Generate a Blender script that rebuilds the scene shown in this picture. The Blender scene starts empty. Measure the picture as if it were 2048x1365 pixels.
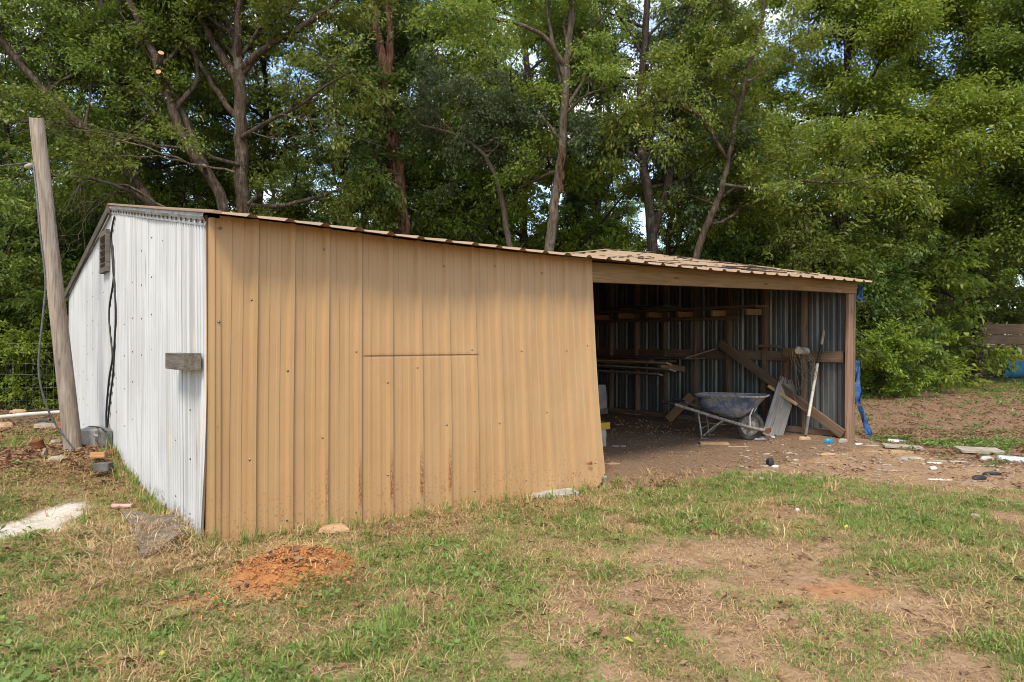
import bpy, math, random
import numpy as np
from mathutils import Vector, Matrix

R = math.radians
rng = np.random.default_rng(7)
random.seed(7)
SC = bpy.context.scene
COL = SC.collection

# ------------------------------------------------------------------ camera, sky, sun, exposure
F = 1435.87            # focal length in photo pixels (2048 wide)
CH = 1.25              # camera height
cam = bpy.data.cameras.new('camera')
cam.sensor_width = 36.0
cam.lens = F / 2048 * 36
cam.shift_y = -0.0012
cam.clip_end = 2000
co = bpy.data.objects.new('camera', cam)
co.location = (0, 0, CH)
co.rotation_euler = (R(90), 0, 0)
COL.objects.link(co)
SC.camera = co

SUN_EL, SUN_AZ = 54.0, 188.0      # azimuth clockwise from +Y (the view direction)
world = bpy.data.worlds.new('World')
SC.world = world
world.use_nodes = True
wn, wl = world.node_tree.nodes, world.node_tree.links
wn.clear()
w_out = wn.new('ShaderNodeOutputWorld')
w_bg = wn.new('ShaderNodeBackground')
w_bg.inputs['Strength'].default_value = 0.12
sky = wn.new('ShaderNodeTexSky')
sky.sky_type = 'NISHITA'
sky.sun_disc = False
sky.sun_elevation = R(SUN_EL)
sky.sun_rotation = R(SUN_AZ)
sky.air_density = 1.0
sky.dust_density = 0.6
wtc = wn.new('ShaderNodeTexCoord')
wmap = wn.new('ShaderNodeMapping')
wmap.inputs['Scale'].default_value = (1.0, 1.0, 2.2)
wno = wn.new('ShaderNodeTexNoise')
wno.inputs['Scale'].default_value = 2.6
wno.inputs['Detail'].default_value = 7
wra = wn.new('ShaderNodeValToRGB')
wra.color_ramp.elements[0].position = 0.47
wra.color_ramp.elements[1].position = 0.66
wmix = wn.new('ShaderNodeMix')
wmix.data_type = 'RGBA'
wmix.inputs[7].default_value = (6.6, 6.4, 6.1, 1)     # cloud white on the sky's own scale
wl.new(wtc.outputs['Generated'], wmap.inputs['Vector'])
wl.new(wmap.outputs['Vector'], wno.inputs['Vector'])
wl.new(wno.outputs['Fac'], wra.inputs['Fac'])
wl.new(wra.outputs['Color'], wmix.inputs[0])
wl.new(sky.outputs['Color'], wmix.inputs[6])
wl.new(wmix.outputs[2], w_bg.inputs['Color'])
wl.new(w_bg.outputs['Background'], w_out.inputs['Surface'])

sl = bpy.data.lights.new('sun', 'SUN')
sl.energy = 1.5
sl.angle = R(15)
sl.color = (1.0, 0.91, 0.77)
so = bpy.data.objects.new('sun', sl)
sd = Vector((math.sin(R(SUN_AZ)) * math.cos(R(SUN_EL)), math.cos(R(SUN_AZ)) * math.cos(R(SUN_EL)), math.sin(R(SUN_EL))))
so.rotation_euler = sd.to_track_quat('Z', 'Y').to_euler()
so.location = sd * 60
COL.objects.link(so)

SC.view_settings.view_transform = 'Standard'
SC.view_settings.look = 'None'
SC.view_settings.exposure = 1.36
SC.view_settings.gamma = 1.0
SC.render.engine = 'CYCLES'
SC.cycles.use_denoising = True
SC.cycles.filter_width = 1.0
SC.cycles.max_bounces = 8
SC.cycles.transparent_max_bounces = 8

# ------------------------------------------------------------------ small helpers
def at(x, y, z=0.0):
    """a place on level ground z that the photo shows at pixel x, y"""
    Y = F * (CH - z) / (y - 680.0)
    return np.array([(x - 1024.0) / F * Y, Y, z])

def wp(x, y, Y):
    """a place at distance Y that the photo shows at pixel x, y"""
    return np.array([(x - 1024.0) / F * Y, Y, CH + (680.0 - y) / F * Y])

D1 = np.array([1876.0, F]); D1 /= np.linalg.norm(D1)
D2 = np.array([-1099.0, F]); D2 /= np.linalg.norm(D2)
CO = at(421, 1090)[:2]
SHED_ROT = math.atan2(D1[1], D1[0])

def on_u(px, v0=0.0):
    k = (px - 1024) / F; P = CO + D2 * v0
    return (k * P[1] - P[0]) / (D1[0] - k * D1[1])
def on_v(px, u0=0.0):
    k = (px - 1024) / F; P = CO + D1 * u0
    return (k * P[1] - P[0]) / (D2[0] - k * D2[1])
def zat(py, u, v):
    return CH + (680.0 - py) / F * (CO + D1 * u + D2 * v)[1]
def uv2w(u, v, z=0.0):
    p = CO + D1 * u + D2 * v
    return np.array([p[0], p[1], z])
def w2uv(x, y):
    dx, dy = x - CO[0], y - CO[1]
    return dx * D1[0] + dy * D1[1], dx * D2[0] + dy * D2[1]

def hash2(i, j, s):
    n = (i * 374761393 + j * 668265263 + s * 1442695041) & 0xFFFFFFFF
    n = ((n ^ (n >> 13)) * 1274126177) & 0xFFFFFFFF
    return ((n ^ (n >> 16)) & 0xFFFF) / 65535.0
def vnoise(x, y, s=0):
    x = np.asarray(x, float); y = np.asarray(y, float)
    i = np.floor(x).astype(np.int64); j = np.floor(y).astype(np.int64)
    fx = x - i; fy = y - j
    fx = fx * fx * (3 - 2 * fx); fy = fy * fy * (3 - 2 * fy)
    a = hash2(i, j, s); b = hash2(i + 1, j, s); c = hash2(i, j + 1, s); d = hash2(i + 1, j + 1, s)
    return (a * (1 - fx) + b * fx) * (1 - fy) + (c * (1 - fx) + d * fx) * fy
def fbm(x, y, s=0, o=3):
    t = 0; a = 0.5; n = 0
    for k in range(o):
        t = t + a * vnoise(x * 2 ** k, y * 2 ** k, s + k); n += a; a *= 0.5
    return t / n
def gauss(x, y, cx, cy, rx, ry):
    return np.exp(-(((x - cx) / rx) ** 2 + ((y - cy) / ry) ** 2))

MOUND = at(590, 1168)[:2]
def terrain(x, y):
    x = np.asarray(x, float); y = np.asarray(y, float)
    z = 0.17 * gauss(x, y, -4.25, 7.3, 1.1, 1.5)
    near = np.clip((16 - y) / 8, 0, 1)
    z = z + (fbm(x * 1.3, y * 1.3, 3, 4) - 0.5) * 0.05
    z = z + (fbm(x * 6, y * 6, 9, 2) - 0.5) * 0.018
    z = z + (fbm(x * 0.12, y * 0.12, 21, 2) - 0.5) * 0.6 * np.clip((y - 18) / 20, 0, 1)
    m = gauss(x, y, MOUND[0], MOUND[1], 0.30, 0.34)
    z = z + 0.16 * m * (0.75 + 0.6 * fbm(x * 9, y * 9, 5, 3)) + m * .03 * (vnoise(x * 22, y * 22, 6) - .5)
    u, v = w2uv(x, y)
    inside = (u > 0.1) & (u < 7.6) & (v > 0.3) & (v < 7.0)
    z = np.where(inside, z * 0.6, z)
    return z
def gz(x, y):
    return float(terrain(np.array([x]), np.array([y]))[0])
def put(x, y, dz=0.0):
    return Vector((x, y, gz(x, y) + dz))

def tag(o, label, cat, group=None):
    o['label'] = label; o['category'] = cat
    if group: o['group'] = group
    return o
def empty(name, loc=(0, 0, 0), rz=0.0, label=None, cat=None, group=None):
    o = bpy.data.objects.new(name, None)
    o.empty_display_size = 0.1
    o.location = loc; o.rotation_euler = (0, 0, rz)
    COL.objects.link(o)
    if label: tag(o, label, cat, group)
    return o

class MB:
    """collects vertices and faces of one mesh"""
    def __init__(s): s.v = []; s.f = []; s.n = 0; s.smooth = []
    def add(s, v, f, smooth=False):
        b = s.n
        s.v.extend([tuple(map(float, p)) for p in v]); s.n += len(v)
        s.f.extend([tuple(i + b for i in q) for q in f]); s.smooth.extend([smooth] * len(f))
        return s
    def box(s, c, d, M=None, jit=0.0):
        x, y, z = [k / 2 for k in d]
        v = [Vector((sx * x, sy * y, sz * z)) for sx in (-1, 1) for sy in (-1, 1) for sz in (-1, 1)]
        if jit: v = [p + Vector([random.uniform(-jit, jit) for _ in range(3)]) for p in v]
        if M is not None: v = [M @ p for p in v]
        v = [p + Vector(c) for p in v]
        return s.add(v, [(0, 1, 3, 2), (4, 6, 7, 5), (0, 4, 5, 1), (2, 3, 7, 6), (0, 2, 6, 4), (1, 5, 7, 3)])
    def tube(s, pts, rad, n=8, cap=True, smooth=True):
        pts = [Vector(p) for p in pts]
        if not hasattr(rad, '__len__'): rad = [rad] * len(pts)
        up = None; vs = []
        for i, p in enumerate(pts):
            t = (pts[min(i + 1, len(pts) - 1)] - pts[max(i - 1, 0)])
            if t.length < 1e-9: t = Vector((0, 0, 1))
            t.normalize()
            if up is None:
                up = Vector((1, 0, 0)) if abs(t.x) < 0.8 else Vector((0, 1, 0))
            a = (up - t * up.dot(t)).normalized(); b = t.cross(a); up = a
            for k in range(n):
                th = 2 * math.pi * k / n
                vs.append(p + (a * math.cos(th) + b * math.sin(th)) * rad[i])
        fs = [(i * n + k, i * n + (k + 1) % n, (i + 1) * n + (k + 1) % n, (i + 1) * n + k) for i in range(len(pts) - 1) for k in range(n)]
        s.add(vs, fs, smooth)
        if cap:
            m = len(pts) - 1
            s.add(vs[:n][::-1], [tuple(range(n))]); s.add(vs[m * n:], [tuple(range(n))])
        return s
    def lathe(s, prof, n=24, M=None, smooth=True):
        vs = []
        for r, z in prof:
            for k in range(n):
                th = 2 * math.pi * k / n
                p = Vector((r * math.cos(th), r * math.sin(th), z))
                vs.append(M @ p if M is not None else p)
        fs = [(i * n + k, i * n + (k + 1) % n, (i + 1) * n + (k + 1) % n, (i + 1) * n + k) for i in range(len(prof) - 1) for k in range(n)]
        return s.add(vs, fs, smooth)
    def grid(s, P, smooth=False):
        """P[i][j] -> points"""
        a = len(P); b = len(P[0])
        vs = [p for row in P for p in row]
        fs = [(i * b + j, (i + 1) * b + j, (i + 1) * b + j + 1, i * b + j + 1) for i in range(a - 1) for j in range(b - 1)]
        return s.add(vs, fs, smooth)
    def rock(s, c, d, seed=0, rz=0.0, flat=0.0):
        """an uneven faceted stone"""
        r = random.Random(seed)
        vs = []; n = 9; prof = [(0.0, -0.5), (0.78, -0.42), (1.0, -0.1), (0.93, 0.22), (0.62, 0.44), (0.0, 0.5)]
        ang = [1 + r.uniform(-.22, .22) for _ in range(n)]
        for q, (pr, pz) in enumerate(prof):
            for k in range(n):
                th = 2 * math.pi * k / n + rz
                rr = pr * ang[k] * (1 + r.uniform(-.08, .08))
                x, y = rr * math.cos(2 * math.pi * k / n) * d[0] / 2, rr * math.sin(2 * math.pi * k / n) * d[1] / 2
                vs.append((c[0] + x * math.cos(rz) - y * math.sin(rz), c[1] + x * math.sin(rz) + y * math.cos(rz), c[2] + (pz + r.uniform(-.07, .07) * (pr > 0)) * d[2]))
        fs = [(i * n + k, i * n + (k + 1) % n, (i + 1) * n + (k + 1) % n, (i + 1) * n + k) for i in range(len(prof) - 1) for k in range(n)]
        return s.add(vs, fs, False)
    def build(s, name, mat, parent=None, loc=None, kind=None):
        me = bpy.data.meshes.new(name)
        me.from_pydata(s.v, [], s.f)
        me.polygons.foreach_set('use_smooth', s.smooth)
        me.materials.append(mat)
        me.update()
        o = bpy.data.objects.new(name, me)
        COL.objects.link(o)
        if parent is not None: o.parent = parent
        if loc is not None: o.location = loc
        if kind: o['kind'] = kind
        return o

def timber(name, p0, p1, w, t, mat, parent=None, up=(0, 0, 1), ch=0.003, warp=0.004):
    """a sawn board from p0 to p1: w wide across, t thick along up; its own local x runs with the grain"""
    p0, p1 = Vector(p0), Vector(p1)
    L = (p1 - p0).length
    x = (p1 - p0) / L
    z = Vector(up); z = (z - x * z.dot(x)).normalized()
    y = z.cross(x)
    a, b = w / 2, t / 2
    ch = min(ch, a * .4, b * .4)
    prof = [(-a + ch, -b), (a - ch, -b), (a, -b + ch), (a, b - ch), (a - ch, b), (-a + ch, b), (-a, b - ch), (-a, -b + ch)]
    n = max(2, min(7, int(L / 0.5) + 1))
    vs = []; q1 = random.uniform(-warp, warp); q2 = random.uniform(-warp, warp)
    for i in range(n + 1):
        f = i / n; bow = 4 * f * (1 - f)
        for (py, pz) in prof: vs.append((f * L, py + q1 * bow, pz + q2 * bow))
    fs = [(i * 8 + k, (i + 1) * 8 + k, (i + 1) * 8 + (k + 1) % 8, i * 8 + (k + 1) % 8) for i in range(n) for k in range(8)]
    fs += [tuple(range(8)), tuple(range(n * 8 + 7, n * 8 - 1, -1))]
    m = MB(); m.add(vs, fs)
    o = m.build(name, mat, parent)
    M = Matrix(((x.x, y.x, z.x, p0.x), (x.y, y.y, z.y, p0.y), (x.z, y.z, z.z, p0.z), (0, 0, 0, 1)))
    o.matrix_local = M
    return o

# ------------------------------------------------------------------ materials
class NT:
    def __init__(s, name):
        s.m = bpy.data.materials.new(name); s.m.use_nodes = True
        s.t = s.m.node_tree; s.t.nodes.clear()
        s.out = s.t.nodes.new('ShaderNodeOutputMaterial')
    def n(s, typ, **kw):
        o = s.t.nodes.new('ShaderNode' + typ)
        for k, v in kw.items():
            if hasattr(o, k) and k not in o.inputs: setattr(o, k, v)
            else: o.inputs[k].default_value = v
        return o
    def l(s, a, b): s.t.links.new(a, b)
    def ramp(s, fac, *stops):
        r = s.t.nodes.new('ShaderNodeValToRGB'); e = r.color_ramp.elements
        while len(e) < len(stops): e.new(0.5)
        for i, (p, c) in enumerate(stops):
            e[i].position = p
            e[i].color = (c, c, c, 1) if not hasattr(c, '__len__') else tuple(c) + (1,)
        s.l(fac, r.inputs['Fac']); return r.outputs['Color']
    def noise(s, vec, scale, detail=5, rough=0.55, dist=0.0):
        o = s.n('TexNoise'); o.inputs['Scale'].default_value = scale; o.inputs['Detail'].default_value = detail
        o.inputs['Roughness'].default_value = rough; o.inputs['Distortion'].default_value = dist
        if vec is not None: s.l(vec, o.inputs['Vector'])
        return o.outputs['Fac']
    def mapping(s, vec, scale=(1, 1, 1), loc=(0, 0, 0)):
        o = s.n('Mapping'); o.inputs['Scale'].default_value = scale; o.inputs['Location'].default_value = loc
        s.l(vec, o.inputs['Vector']); return o.outputs['Vector']
    def mix(s, fac, a, b, mode='MIX'):
        o = s.n('Mix', data_type='RGBA', blend_type=mode)
        for i, q in ((0, fac), (6, a), (7, b)):
            if hasattr(q, 'is_linked'): s.l(q, o.inputs[i])
            elif i == 0: o.inputs[0].default_value = q
            else: o.inputs[i].default_value = tuple(q) + (1,)
        return o.outputs[2]
    def math(s, op, a, b=None, clamp=False):
        o = s.n('Math', operation=op, use_clamp=clamp)
        for i, q in enumerate((a, b)):
            if q is None: continue
            if hasattr(q, 'is_linked'): s.l(q, o.inputs[i])
            else: o.inputs[i].default_value = q
        return o.outputs[0]
    def coord(s, kind='Object'):
        """object coordinates, shifted per object so that copies differ"""
        tc = s.n('TexCoord'); return tc.outputs[kind]
    def ocoord(s):
        tc = s.n('TexCoord'); oi = s.n('ObjectInfo')
        sc = s.n('VectorMath', operation='SCALE'); s.l(oi.outputs['Random'], sc.inputs[0]); sc.inputs['Scale'].default_value = 37.0
        ad = s.n('VectorMath', operation='ADD'); s.l(tc.outputs['Object'], ad.inputs[0]); s.l(sc.outputs[0], ad.inputs[1])
        return ad.outputs[0], oi.outputs['Random']
    def bsdf(s, col, rough=0.7, metal=0.0, spec=0.4, bump=None, bstr=0.3, bdist=0.01):
        b = s.n('BsdfPrincipled')
        for k, q in (('Base Color', col), ('Roughness', rough), ('Metallic', metal), ('Specular IOR Level', spec)):
            if hasattr(q, 'is_linked'): s.l(q, b.inputs[k])
            else: b.inputs[k].default_value = tuple(q) + (1,) if hasattr(q, '__len__') else q
        if bump is not None:
            bp = s.n('Bump'); bp.inputs['Strength'].default_value = bstr; bp.inputs['Distance'].default_value = bdist
            s.l(bump, bp.inputs['Height']); s.l(bp.outputs[0], b.inputs['Normal'])
        s.l(b.outputs[0], s.out.inputs['Surface']); return b

def wood(name, dark, mid, light, rough=0.8, stain=0.5):
    t = NT(name); vec, rnd = t.ocoord()
    v1 = t.mapping(vec, (1.2, 26, 26)); g = t.noise(v1, 2.2, 6, .65, .6)
    v2 = t.mapping(vec, (1.0, 6, 6)); g2 = t.noise(v2, 1.6, 3, .5, .3)
    c = t.ramp(g, (.3, dark), (.5, mid), (.72, light))
    c = t.mix(t.ramp(g2, (.35, 0.0), (.7, stain)), c, [k * .55 for k in mid])
    kn = t.n('TexVoronoi'); t.l(t.mapping(vec, (2.2, 9, 9)), kn.inputs['Vector']); kn.inputs['Scale'].default_value = 1.0
    c = t.mix(t.ramp(kn.outputs['Distance'], (.05, .75), (.14, 0.0)), c, [k * .45 for k in dark])
    br = t.n('HueSaturation'); t.l(c, br.inputs['Color'])
    t.l(t.math('ADD', t.math('MULTIPLY', rnd, .5), .75), br.inputs['Value'])
    t.bsdf(br.outputs[0], rough, spec=.2, bump=g, bstr=.5, bdist=.004)
    return t.m

M = {}
M['stud'] = wood('stud wood', (.10, .065, .042), (.20, .135, .088), (.29, .205, .14))
M['header'] = wood('header wood', (.19, .11, .05), (.30, .185, .085), (.38, .255, .13), stain=.5)
M['pine'] = wood('pale pine', (.36, .22, .09), (.52, .36, .17), (.60, .44, .24), stain=.25)
M['red_pine'] = wood('red pine', (.17, .09, .055), (.28, .165, .105), (.37, .24, .165))
M['grey_wood'] = wood('weathered grey wood', (.14, .12, .10), (.28, .25, .22), (.40, .37, .33), stain=.3)
M['dark_grey_wood'] = wood('dark weathered wood', (.05, .04, .032), (.13, .11, .09), (.22, .19, .155))
M['pole'] = wood('pole wood', (.13, .10, .075), (.29, .235, .18), (.42, .36, .29), stain=.35)
M['orange_board'] = wood('orange board', (.42, .19, .07), (.58, .30, .13), (.62, .36, .18), stain=.2)
M['pale_handle'] = wood('pale worn handle', (.34, .29, .22), (.50, .45, .37), (.60, .55, .47), stain=.2)
M['yellow_wood'] = wood('yellow paint', (.50, .27, .03), (.62, .36, .05), (.66, .42, .08), stain=.15)

def tan_metal(name, base, roof=False):
    t = NT(name); tc = t.n('TexCoord'); vec = tc.outputs['Object']
    sep = t.n('SeparateXYZ'); t.l(vec, sep.inputs[0])
    n1 = t.noise(t.mapping(vec, (1, 1, .35)), 3.0, 4)
    c = t.mix(t.ramp(n1, (.3, 0.0), (.75, .5)), base, [base[0] * .84, base[1] * .80, base[2] * .76])
    n2 = t.noise(vec, 55, 2, .5)
    if roof:
        n3 = t.noise(t.mapping(vec, (3, .8, 1)), 1.4, 5, .65)
        c = t.mix(t.ramp(n3, (.48, 0.0), (.8, .45)), c, (.22, .15, .10))
        c = t.mix(t.ramp(n2, (.64, 0.0), (.72, .35)), c, (.12, .08, .06))
        t.bsdf(c, .6, spec=.3)
        return t.m
    sk = t.noise(t.mapping(vec, (9, 9, .35)), 1.6, 4, .6)
    c = t.mix(t.ramp(sk, (.52, 0.0), (.75, .45)), c, (base[0] * .62, base[1] * .58, base[2] * .52))
    fd = t.noise(t.mapping(vec, (1.2, 1, .8)), .9, 3, .5)
    c = t.mix(t.ramp(fd, (.5, 0.0), (.75, .2)), c, (base[0] * 1.12, base[1] * 1.18, base[2] * 1.35))
    # mud splash and rust at the foot of the ribs
    low = t.math('SUBTRACT', 1.0, t.math('MULTIPLY', sep.outputs['Z'], 2.6), True)
    sp = t.math('MULTIPLY', t.ramp(n2, (.60, 0.0), (.66, 1.0)), low)
    c = t.mix(t.math('MULTIPLY', sp, .8), c, (.20, .10, .045))
    ph = t.math('MODULO', t.math('ADD', sep.outputs['X'], 0.2354 * 8 - .262 + .1177), .2354)
    rib = t.ramp(t.math('ABSOLUTE', t.math('SUBTRACT', ph, .1177 - .004)), (.010, 1.0), (.017, 0.0))
    zz = t.ramp(sep.outputs['Z'], (.08, 0.0), (.16, 1.0), (.30, .9), (.52, 0.0))
    xx = t.ramp(t.math('DIVIDE', sep.outputs['X'], 3.2), (.13, 0.0), (.24, .8), (.40, 1.0), (.55, .8), (.62, 0.0))
    nr = t.ramp(t.noise(t.mapping(vec, (1.5, 1.5, 1)), 70, 3, .6), (.40, 0.0), (.52, 1.0))
    ru = t.math('MULTIPLY', t.math('MULTIPLY', rib, zz), t.math('MULTIPLY', xx, nr))
    c = t.mix(ru, c, (.20, .06, .015))
    # the long crease across the middle sheets
    zc = t.math('ABSOLUTE', t.math('SUBTRACT', sep.outputs['Z'], 1.137))
    xm = t.ramp(t.math('DIVIDE', sep.outputs['X'], 3.2), (.308, 0.0), (.318, 1.0), (.606, 1.0), (.614, 0.0))
    cr = t.math('MULTIPLY', t.ramp(zc, (.0034, 1.0), (.0052, 0.0)), xm)
    c = t.mix(t.math('MULTIPLY', cr, .9), c, (.06, .03, .015))
    bm = t.noise(t.mapping(vec, (1, 1, .6)), 5.0, 2)
    t.bsdf(c, .42, spec=.45, bump=bm, bstr=.45, bdist=.016)
    return t.m
M['tan'] = tan_metal('tan painted metal', (.44, .265, .118))
M['roof'] = tan_metal('tan roof metal', (.36, .25, .155), True)
def white_metal():
    t = NT('white painted corrugated metal'); tc = t.n('TexCoord'); vec = tc.outputs['Object']
    sep = t.n('SeparateXYZ'); t.l(vec, sep.inputs[0])
    c = t.mix(t.ramp(t.noise(vec, 1.5, 4), (.35, 0.0), (.7, 1.0)), (.56, .56, .55), (.47, .47, .46))
    st = t.noise(t.mapping(vec, (1, 30, .35)), 1.0, 4, .6)
    c = t.mix(t.ramp(st, (.50, 0.0), (.70, .8)), c, (.30, .28, .25))
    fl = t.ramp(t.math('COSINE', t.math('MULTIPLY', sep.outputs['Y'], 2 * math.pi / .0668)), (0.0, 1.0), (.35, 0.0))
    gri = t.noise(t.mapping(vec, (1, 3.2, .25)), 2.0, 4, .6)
    c = t.mix(t.math('MULTIPLY', fl, t.ramp(gri, (.35, .25), (.65, .85))), c, (.30, .30, .29))  # flute shade painted into the valleys' colour, made uneven with some grime
    rs = t.noise(t.mapping(vec, (1, 22, .5)), 1.7, 3, .6)
    c = t.mix(t.ramp(rs, (.66, 0.0), (.74, .7)), c, (.24, .13, .07))
    ye = t.noise(t.mapping(vec, (1, 9, .8)), 1.3, 3, .6)
    c = t.mix(t.ramp(ye, (.62, 0.0), (.75, .5)), c, (.70, .58, .38))
    low = t.ramp(sep.outputs['Z'], (.0, 1.0), (.14, 0.0))
    ho = t.ramp(t.noise(t.mapping(vec, (1, 1, .7)), 14, 3, .6), (.52, 0.0), (.58, 1.0))
    c = t.mix(t.math('MULTIPLY', low, ho), c, (.09, .045, .025))
    t.bsdf(c, .5, spec=.35)
    return t.m
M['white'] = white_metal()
def galv():
    t = NT('galvanised sheet'); vec, rnd = t.ocoord()
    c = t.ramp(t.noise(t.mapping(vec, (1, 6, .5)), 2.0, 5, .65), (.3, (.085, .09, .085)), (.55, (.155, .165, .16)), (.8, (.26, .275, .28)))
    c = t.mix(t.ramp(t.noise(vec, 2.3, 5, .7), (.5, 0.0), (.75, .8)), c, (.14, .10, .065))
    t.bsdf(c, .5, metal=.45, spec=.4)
    return t.m
M['galv'] = galv()

def simple(name, a, b, scale=8, rough=.7, metal=0.0, spec=.3, bstr=.3, bdist=.01, detail=5, stretch=(1, 1, 1)):
    t = NT(name); vec, rnd = t.ocoord()
    n = t.noise(t.mapping(vec, stretch), scale, detail, .6)
    t.bsdf(t.ramp(n, (.32, a), (.68, b)), rough, metal, spec, n, bstr, bdist)
    return t.m
M['flash'] = simple('grey flashing', (.24, .24, .23), (.45, .45, .43), 9, .5, .4)
M['iron'] = simple('dark iron', (.03, .025, .02), (.09, .06, .04), 20, .6, .4)
M['screw'] = simple('screw', (.10, .09, .08), (.30, .28, .26), 40, .4, .7)
M['nail'] = simple('rusty nail', (.03, .018, .012), (.09, .04, .02), 40, .8)
M['cable'] = simple('black cable', (.015, .015, .015), (.035, .035, .035), 20, .5)
M['grey_cable'] = simple('grey cable', (.07, .07, .065), (.14, .14, .13), 20, .5)
M['box_grey'] = simple('grey metal box', (.15, .15, .14), (.30, .30, .28), 14, .55, .4)
M['concrete'] = simple('concrete', (.30, .27, .23), (.46, .43, .38), 14, .9, bstr=.5)
M['pale_stone'] = simple('pale stone', (.26, .21, .15), (.45, .39, .30), 12, .9, bstr=.6)
M['tan_stone'] = simple('tan sandstone', (.34, .20, .10), (.54, .36, .20), 12, .9, bstr=.6)
M['red_brick'] = simple('red brick', (.28, .10, .06), (.44, .20, .13), 20, .9)
M['dark_stone'] = simple('dark slate', (.06, .058, .055), (.16, .15, .14), 12, .85, bstr=.5)
M['pvc'] = simple('white pvc', (.62, .58, .48), (.76, .73, .64), 5, .4)
M['rust'] = simple('rusty iron', (.10, .035, .015), (.28, .10, .04), 18, .85)
M['asphalt'] = simple('asphalt roofing', (.09, .075, .06), (.25, .20, .15), 14, .95, bstr=.4)
M['pink'] = simple('pink board', (.55, .28, .25), (.68, .42, .38), 14, .8)
M['blue_tarp'] = simple('blue tarp', (.02, .065, .20), (.07, .17, .36), 9, .4, bstr=.6, bdist=.02)
M['blue_bag'] = simple('blue plastic', (.01, .12, .24), (.05, .32, .48), 12, .3)
M['white_scrap'] = simple('white scrap', (.55, .52, .47), (.76, .74, .70), 14, .6)
M['clear_plastic'] = simple('dull clear plastic', (.34, .36, .36), (.62, .64, .64), 20, .25, spec=.6)
M['black_scrap'] = simple('black scrap', (.012, .012, .013), (.05, .05, .05), 20, .5)
M['tyre'] = simple('dusty tyre', (.028, .026, .024), (.11, .10, .09), 16, .85)
M['cushion'] = simple('grey cushion cloth', (.20, .19, .185), (.34, .32, .31), 12, .9)
M['green_sheet'] = simple('green sheet', (.07, .11, .08), (.24, .30, .26), 6, .4)
M['barrel'] = simple('blue barrel plastic', (.025, .13, .20), (.06, .24, .34), 5, .45)
M['clod'] = simple('soil clods', (.12, .07, .045), (.28, .19, .13), 20, .95)
M['crumb'] = simple('soil crumb', (.25, .15, .085), (.42, .28, .165), 20, .95)
M['clay'] = simple('orange clay crumb', (.34, .13, .04), (.50, .235, .085), 20, .95)
M['wire'] = simple('fence wire', (.16, .16, .16), (.28, .28, .27), 10, .5, .6)
M['rope'] = simple('rusty wire', (.17, .11, .065), (.32, .23, .15), 30, .8)
M['rail_grey'] = simple('mortar caked rail', (.13, .10, .08), (.42, .39, .34), 30, .9, bstr=.6)
def tray():
    t = NT('mortar stained blue tray'); vec, rnd = t.ocoord()
    a = t.ramp(t.noise(vec, 5.5, 6, .7), (.38, 0.0), (.58, 1.0))
    b = t.ramp(t.noise(vec, 38, 4, .7), (.4, 0.0), (.6, 1.0))
    c = t.mix(t.math('MAXIMUM', t.math('MULTIPLY', a, b), t.math('MULTIPLY', a, .65)), (.075, .115, .21), (.42, .39, .33))
    c = t.mix(t.ramp(t.noise(vec, 3.2, 4, .6), (.55, 0.0), (.72, .8)), c, (.36, .30, .22))
    t.bsdf(c, .7, spec=.3, bump=b, bstr=.3, bdist=.003)
    return t.m
M['tray'] = tray()

def bark(name, dark, mid, light, lichen=.3):
    t = NT(name); vec, rnd = t.ocoord()
    g = t.noise(t.mapping(vec, (9, 9, 1.6)), 2.2, 6, .7, .8)
    c = t.ramp(g, (.34, dark), (.52, mid), (.72, light))
    c = t.mix(t.ramp(t.noise(vec, 3.2, 5, .65), (.55, 0.0), (.68, lichen)), c, (.27, .27, .22))
    t.bsdf(c, .9, spec=.15, bump=g, bstr=.9, bdist=.03)
    return t.m
M['bark'] = bark('grey brown bark', (.018, .012, .009), (.07, .05, .034), (.16, .12, .085))
M['bark_dark'] = bark('dark bark', (.013, .010, .008), (.045, .034, .025), (.10, .08, .06), .2)
M['bark_pale'] = bark('pale bark', (.04, .028, .02), (.11, .085, .06), (.20, .165, .125), .35)
M['bark_red'] = bark('red shredded bark', (.022, .011, .008), (.10, .05, .03), (.24, .125, .07), .15)
M['cut'] = simple('cut wood', (.42, .22, .10), (.62, .38, .19), 20, .8)

def leaf_mat(name, cols, trans=.35, rough=.45):
    t = NT(name)
    at_ = t.n('Attribute', attribute_name='rnd')
    n = len(cols)
    c = t.ramp(at_.outputs['Fac'], *[(i / (n - 1), col) for i, col in enumerate(cols)])
    oi = t.n('ObjectInfo')
    hs = t.n('HueSaturation'); t.l(c, hs.inputs['Color'])
    t.l(t.math('ADD', t.math('MULTIPLY', oi.outputs['Random'], .03), .485), hs.inputs['Hue'])
    t.l(t.math('ADD', t.math('MULTIPLY', oi.outputs['Random'], .3), .85), hs.inputs['Value'])
    b = t.n('BsdfPrincipled'); t.l(hs.outputs[0], b.inputs['Base Color'])
    b.inputs['Roughness'].default_value = rough; b.inputs['Specular IOR Level'].default_value = .35
    tr = t.n('BsdfTranslucent'); br = t.n('HueSaturation'); br.inputs['Value'].default_value = 1.7; br.inputs['Hue'].default_value = .49
    t.l(hs.outputs[0], br.inputs['Color']); t.l(br.outputs[0], tr.inputs['Color'])
    mx = t.n('MixShader'); mx.inputs[0].default_value = trans
    t.l(b.outputs[0], mx.inputs[1]); t.l(tr.outputs[0], mx.inputs[2]); t.l(mx.outputs[0], t.out.inputs['Surface'])
    return t.m
M['leaf'] = leaf_mat('mid green leaf', [(.065, .10, .016), (.11, .155, .024), (.16, .205, .03), (.23, .25, .04)])
M['leaf_yellow'] = leaf_mat('yellow green leaf', [(.09, .135, .02), (.14, .19, .028), (.20, .24, .036), (.30, .28, .05)])
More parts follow.
